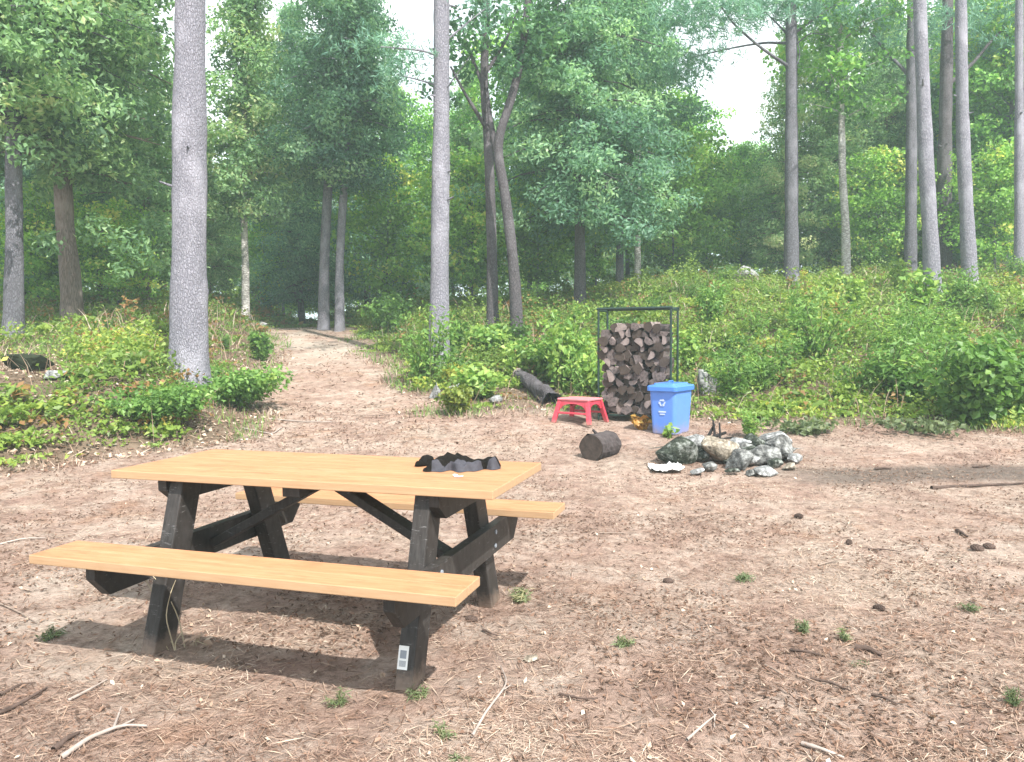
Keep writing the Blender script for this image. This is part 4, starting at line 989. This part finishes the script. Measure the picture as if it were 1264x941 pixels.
px_tree('oak_tree', 'upright dark oak just behind the leaning oak', [(608, 378), (607, 300), (604, 200), (597, 100), (601, 0)], 16.2, 15, 'oak', BARK_DARK, [('oak', 7.5, 12.5, 2.8, 24, .9)], seed=3, H=12,
        limbs=[([(604, 165), (590, 142), (575, 118), (556, 82)], .05, -.5), ([(598, 110), (578, 60), (566, 20)], .045, .4), ([(600, 90), (625, 50), (640, 10)], .04, .8)],
        clumps=[(572, 60, 26, 120, 0), (592, 42, 26, 130, -.6), (560, 125, 14, 50, -.5), (566, 30, 26, 110, .4), (618, 70, 22, 110, .4), (600, 15, 30, 140, 0), (545, 100, 14, 40, -.5), (530, 110, 16, 50, -.4), (575, 90, 16, 60, 0)])
px_tree('oak_tree', 'dark oak leaning left and forking halfway up', [(638, 400), (635, 340), (630, 290), (622, 230), (613, 188), (617, 162), (629, 130), (640, 90), (648, 40), (652, 0)], 15.6, 16, 'oak', BARK_DARK, [('oak', 7.6, 11, 2.0, 16, .9)], seed=4, H=10.5,
        limbs=[([(613, 186), (607, 160), (603, 130), (600, 100)], .07, .5)],
        clumps=[(648, 66, 24, 130, 0), (668, 82, 22, 100, .3), (628, 84, 18, 80, -.4), (662, 40, 28, 140, 0), (684, 50, 22, 80, .5), (690, 90, 16, 50, .5), (640, 20, 28, 120, -.5), (676, 14, 28, 100, 0)])
px_tree('pine_tree', 'tall pine with long bare branches beside the bright gap in the woods', [(977, 335), (977, 250), (977, 150), (977, 60), (976, 0)], 19, 18, 'pine', BARK_GREY, [('pine', 9.4, 17, 2.6, 30, .8)], seed=5, H=17,
        limbs=[([(976, 84), (940, 60), (905, 30), (890, 8)], .045, -1), ([(976, 54), (945, 52), (900, 60), (850, 72)], .035, 1), ([(977, 44), (1010, 20), (1040, 0)], .035, .8), ([(977, 48), (955, 25), (935, 5)], .03, .6), ([(977, 95), (988, 70), (984, 45)], .02, .3), ([(977, 60), (1000, 40), (1020, 44)], .02, -.7)],
        clumps=[(905, 22, 34, 260, -1), (880, 6, 38, 280, -1), (850, 18, 34, 240, .5), (930, 8, 30, 220, .5), (836, 62, 30, 200, 1), (858, 78, 26, 160, 1), (822, 92, 24, 140, 1), (960, 10, 26, 150, 0), (1030, 6, 34, 220, .8), (1010, 30, 24, 120, .8), (820, 30, 30, 200, .6), (990, 8, 26, 140, 0)])
px_tree('pine_tree', 'slightly curved pale trunk standing lowest on the right bank', [(1153, 360), (1149, 300), (1143, 200), (1139, 100), (1135, 0)], 16.5, 20, 'pine', BARK_PALE, PINECR, seed=6)
px_tree('pine_tree', 'pale leaning pine right of the curved pale trunk', [(1199, 343), (1194, 280), (1189, 180), (1187, 90), (1186, 0)], 18, 18, 'pine', BARK_PALE, PINECR, seed=7)
px_tree('pine_tree', 'thin pale trunk cut by the right edge of the view', [(1259, 338), (1258, 200), (1258, 0)], 18.5, 12, 'pine', BARK_PALE, PINECR, seed=8)
px_tree('pine_tree', 'grey trunk just behind the curved pale trunk', [(1124, 322), (1125, 200), (1125, 0)], 21, 15, 'pine', BARK_GREY, [('pine', 8.2, 17, 2.8, 34, .8)], seed=9,
        limbs=[([(1124, 95), (1090, 60), (1060, 20)], .05, .8)], clumps=[(1060, 20, 30, 180, .8), (1085, 50, 24, 120, .8), (1105, 20, 30, 160, -.8), (1150, 30, 30, 160, .8)])
px_tree('pine_tree', 'darker thick trunk between the two pale leaning trunks', [(1165, 325), (1166, 200), (1170, 0)], 22, 19, 'pine', BARK_DARK, [('pine', 8.4, 17, 2.8, 34, .8)], seed=10,
        limbs=[([(1170, 105), (1200, 80), (1232, 40), (1264, 20)], .06, .8)], clumps=[(1240, 20, 36, 260, .8), (1215, 60, 24, 140, .8), (1200, 20, 30, 160, 0), (1262, 60, 26, 160, .8)])
px_tree('cedar_tree', 'brown trunked cedar with hanging olive foliage at the far left', [(90, 402), (87, 340), (80, 280), (78, 230), (74, 120), (72, 0)], 14.8, 25, 'cedar', BARK_BROWN, [('cedar', 2.7, 10.5, 2.3, 104, 1.2)], seed=11, H=11,
        clumps=[(160, 300, 26, 130, -.8), (185, 320, 22, 110, -.6), (150, 335, 16, 60, -.8), (120, 285, 24, 110, -1), (195, 280, 22, 110, -.3), (60, 300, 20, 80, -1.2)])
px_tree('cedar_tree', 'grey trunked cedar at the left edge of the woods', [(16, 432), (17, 380), (18, 300), (16, 150), (14, 0)], 13.2, 23, 'cedar', BARK_GREY, [('cedar', 3.3, 10.5, 2.1, 84, 1.2)], seed=12, H=11)
px_tree('cedar_tree', 'slim pale cedar with foliage starting high, left of the path top', [(303, 396), (303, 330), (300, 240), (302, 120), (303, 0)], 20, 10, 'cedar', BARK_BIRCH, [('cedar', 2.6, 9.6, 1.25, 84, 1.1)], seed=13, H=9.7)
px_tree('hemlock_tree', 'left of the two slim pale trunks at the top of the path', [(399, 396), (400, 340), (402, 280), (405, 230), (408, 100), (410, 0)], 21, 14, 'hemlock', BARK_PALE, [('hemlock', 3.8, 13, 1.9, 100, 1.2)], seed=14, H=13.2)
px_tree('hemlock_tree', 'right of the two slim pale trunks at the top of the path', [(419, 398), (419, 330), (422, 270), (425, 230), (432, 100), (436, 0)], 20.6, 12, 'hemlock', BARK_PALE, [('hemlock', 4.0, 12, 1.7, 80, 1.2)], seed=15, H=12.2)
px_tree('hemlock_tree', 'broad dark hemlock with a low skirt left of the firewood rack', [(716, 358), (716, 300), (715, 260), (716, 100), (718, 0)], 19, 15, 'hemlock', BARK_DARK, [('hemlock', 2.0, 12.5, 2.5, 150, 1.25)], seed=16, H=12.6)
px_tree('poplar_tree', 'thin whitish trunk right of the broad hemlock', [(787, 332), (787, 250), (789, 180), (790, 0)], 23, 8, 'hemlock', BARK_BIRCH, [('hemlock', 4.6, 12.5, 2.0, 70, 1.1)], seed=17, H=12.6)
px_tree('poplar_tree', 'thin grey trunk between the broad hemlock and the whitish trunk', [(765, 334), (765, 250), (764, 180), (764, 0)], 23.5, 10, 'hemlock', BARK_GREY, [('hemlock', 5.2, 12.5, 1.6, 40, 1.0)], seed=18, H=12.6)
px_tree('birch_tree', 'white birch trunk showing low behind the right bank', [(1045, 340), (1044, 280), (1040, 220), (1038, 100)], 20.5, 11, 'maple', BARK_BIRCH, [('maple', 4.0, 9, 1.5, 26, .9)], seed=19, H=9)

# ------------------------------------------------------------------ the woods behind
PR = {
    'hemlock': [generic_tree('hemlock', 31 + k, 11.5 + k, 1.0, 2.3, 125, .13, 1.05) for k in range(2)],
    'cedar': [generic_tree('cedar', 41 + k, 10 + k, .9, 2.2, 115, .12, 1.05) for k in range(2)],
    'maple': [generic_tree('maple', 51 + k, 10, 1.6, 2.7, 74, .10, 1.15) for k in range(2)],
    'bright': [generic_tree('bright', 61 + k, 4.6, .5, 1.7, 46, .045, 1.0) for k in range(2)],
    'pine': [generic_tree('pine', 71 + k, 17, 6.0, 2.9, 64, .19, 1.0) for k in range(2)],
}
SPEC = [  # kind, u, D, scale, name, label
    ('hemlock', 455, 27, 1.0, 'hemlock_tree', 'dark hemlock close behind the two slim pale trunks'),
    ('hemlock', 375, 26, .82, 'hemlock_tree', 'dark hemlock behind the top of the path on its left'),
    ('cedar', 262, 23, .5, 'cedar_tree', 'dense cedar just right of the biggest pine'),
    ('cedar', 330, 29, .9, 'cedar_tree', 'cedar behind the slim pale cedar'),
    ('cedar', 185, 19, .85, 'cedar_tree', 'cedar just left of the biggest pine'),
    ('hemlock', 130, 21, 1.0, 'hemlock_tree', 'dark hemlock behind the brown trunked cedar'),
    ('hemlock', 30, 20, 1.0, 'hemlock_tree', 'dark hemlock behind the grey trunked cedar at the left edge'),
    ('cedar', 970, 25, .72, 'cedar_tree', 'dark cedar behind the tall pine with bare branches'),
    ('cedar', 1020, 26, .92, 'cedar_tree', 'dark cedar left of the white birch trunk'),
    ('maple', 915, 29, .52, 'maple_tree', 'short maple under the bright gap'),
    ('cedar', 1085, 27, .95, 'cedar_tree', 'cedar behind the white birch on its right'),
    ('hemlock', 1175, 27, 1.05, 'hemlock_tree', 'dark hemlock behind the pale leaning trunks'),
    ('maple', 1235, 24, .95, 'maple_tree', 'leafy maple behind the thin trunk at the right edge'),
    ('maple', 655, 27, .95, 'maple_tree', 'light green maple behind the forked oak'),
    ('maple', 500, 30, .80, 'maple_tree', 'pale green maple left of the straight lilac pine'),
    ('maple', 560, 33, .80, 'maple_tree', 'pale green maple right of the straight lilac pine'),
    ('maple', 845, 33, .80, 'maple_tree', 'light maple left of the bright gap'),
    ('bright', 480, 23, .95, 'young_maple', 'bright young maple beside the top of the path'),
    ('bright', 585, 21, .85, 'young_maple', 'bright young maple behind the upright oak'),
    ('bright', 665, 22, .90, 'young_maple', 'bright young maple right of the leaning oak'),
    ('bright', 735, 24, .75, 'young_maple', 'yellowish young maple right of the broad hemlock trunk'),
    ('bright', 830, 24, 1.0, 'young_maple', 'bright young maple right of the whitish trunk'),
    ('bright', 870, 27, 1.0, 'young_maple', 'bright young maple at the foot of the gap'),
    ('bright', 1080, 23, .80, 'young_maple', 'glowing yellow green young maple right of the white birch'),
    ('bright', 1225, 21, .75, 'young_maple', 'young maple right of the pale leaning pine'),
    ('maple', 352, 33, .7, 'maple_tree', 'smaller maple straight behind the end of the path'),
    ('bright', 330, 27, .8, 'young_maple', 'young maple left behind the end of the path'),
    ('bright', 400, 29, .9, 'young_maple', 'young maple right behind the end of the path'),
    ('bright', 371, 37, 1.0, 'young_maple', 'young maple filling the gap low behind the end of the path'),
    ('bright', 394, 39, 1.1, 'young_maple', 'young maple seen between the two slim pale trunks'),
    ('bright', 348, 40, 1.1, 'young_maple', 'farthest young maple behind the left half of the path end'),
    ('bright', 150, 17, .5, 'young_maple', 'small young maple under the brown trunked cedar'),
    ('bright', 50, 17, .6, 'young_maple', 'small young maple near the left edge of the woods'),
]
r = np.random.default_rng(77)
for i, (kd, u, D, sc, nm, lab) in enumerate(SPEC):
    plant_tree(PR[kd][i % 2], nm, lab, (u - CX) / F * D, D, sc, r.uniform(0, 6.28))
FAR = {'hemlock': ('hemlock_tree', 'dark hemlock crowded in deep behind the nearer trees'), 'cedar': ('cedar_tree', 'dense cedar crowded in deep behind the nearer trees'),
       'maple': ('maple_tree', 'leafy maple crowded in deep behind the nearer trees'), 'pine': ('pine_tree', 'tall bare stemmed pine deep in the woods'), 'bright': ('young_maple', 'light green young maple deep in the woods')}
n = 0; tries = 0; placed = [((u - CX) / F * D, D) for _, u, D, *_ in SPEC]
while n < 78 and tries < 6000:
    tries += 1
    D = r.uniform(26, 64); u = r.uniform(-120, 1390); x = (u - CX) / F * D
    if min((x - a) ** 2 + (D - b) ** 2 for a, b in placed) < (1.9 + D * .02) ** 2: continue
    kd = r.choice(['hemlock', 'cedar', 'maple', 'pine', 'bright'], p=[.10, .14, .30, .08, .38]); sc = r.uniform(.75, 1.15)
    capv = float(np.interp(u, [225, 235, 300, 310, 385, 395, 465, 475, 640, 650, 835, 845, 980, 990], [20, 190, 190, 50, 50, 60, 60, 115, 115, 60, 60, 185, 185, 20])) + r.uniform(-25, 40)
    sc = min(sc, ((417 - capv) / F * D + CAMZ - tz(x, D)) / {'hemlock': 12, 'cedar': 10.5, 'maple': 10.5, 'bright': 5, 'pine': 17}[kd])
    if sc < .3: continue
    placed.append((x, D)); plant_tree(PR[kd][r.integers(2)], FAR[kd][0], FAR[kd][1], x, D, float(sc), r.uniform(0, 6.28), 'trees deep in the woods: ' + kd if 0 else 'deep woods ' + FAR[kd][0].replace('_', ' ') + 's'); n += 1
# understory far back
cover('understory', 8000, 23, 52, 211, 26, .18, .11, .55, 1.0)

# ------------------------------------------------------------------ light, air, sky
SUNDIR = Vector((.43, -.71, .83 * math.tan(math.radians(50.3)))).normalized()
el = math.asin(SUNDIR.z); az = math.atan2(SUNDIR.x, SUNDIR.y)
sl = bpy.data.lights.new('sun', 'SUN'); sl.energy = 4.9; sl.angle = math.radians(.55); sl.color = (1, .955, .88)
so = bpy.data.objects.new('sun', sl); COL.objects.link(so); so.rotation_euler = SUNDIR.to_track_quat('Z', 'Y').to_euler(); so.location = (8, -12, 20)
w = bpy.data.worlds.new('World'); scene.world = w; w.use_nodes = True; nt = w.node_tree; nt.nodes.clear()
out = N(nt, 'ShaderNodeOutputWorld'); bg = N(nt, 'ShaderNodeBackground'); bg.inputs['Strength'].default_value = .10
sky = N(nt, 'ShaderNodeTexSky'); sky.sky_type = 'NISHITA'; sky.sun_disc = False; sky.sun_elevation = el; sky.sun_rotation = az; sky.dust_density = 2.0; sky.air_density = 1.0
tcw = N(nt, 'ShaderNodeTexCoord'); nz = N(nt, 'ShaderNodeTexNoise'); nz.inputs['Scale'].default_value = 2.2; nz.inputs['Detail'].default_value = 6
L(nt, tcw.outputs['Generated'], nz.inputs['Vector'])
cl = ramp(nt, nz.outputs['Fac'], [(.36, (.35, .35, .35)), (.56, (1, 1, 1))])
L(nt, mixc(nt, cl, sky.outputs[0], (9.5, 10.0, 10.4)), bg.inputs['Color']); L(nt, bg.outputs[0], out.inputs[0])

HAZE = .0028
if HAZE:
    b = MB(); b.box((0, 0, 11.5), (620, 620, 27), None, 0)
    hm = bpy.data.materials.new('haze_air'); hm.use_nodes = True; hn = hm.node_tree; hn.nodes.clear()
    ho = N(hn, 'ShaderNodeOutputMaterial'); pv = N(hn, 'ShaderNodeVolumePrincipled'); pv.inputs['Density'].default_value = HAZE
    pv.inputs['Color'].default_value = (.74, .94, .98, 1); pv.inputs['Anisotropy'].default_value = .0
    L(hn, pv.outputs[0], ho.inputs['Volume'])
    hz = b.build('haze', hm); tag(hz, kind='stuff')

scene.view_settings.view_transform = 'Standard'; scene.view_settings.look = 'None'; scene.view_settings.gamma = 1; scene.view_settings.use_curve_mapping = False
scene.view_settings.exposure = 1.05
cy = scene.cycles
cy.max_bounces = 7; cy.diffuse_bounces = 4; cy.glossy_bounces = 2; cy.transmission_bounces = 4; cy.volume_bounces = 1; cy.transparent_max_bounces = 6
cy.caustics_reflective = False; cy.caustics_refractive = False; cy.use_denoising = True
cy.sample_clamp_indirect = 6
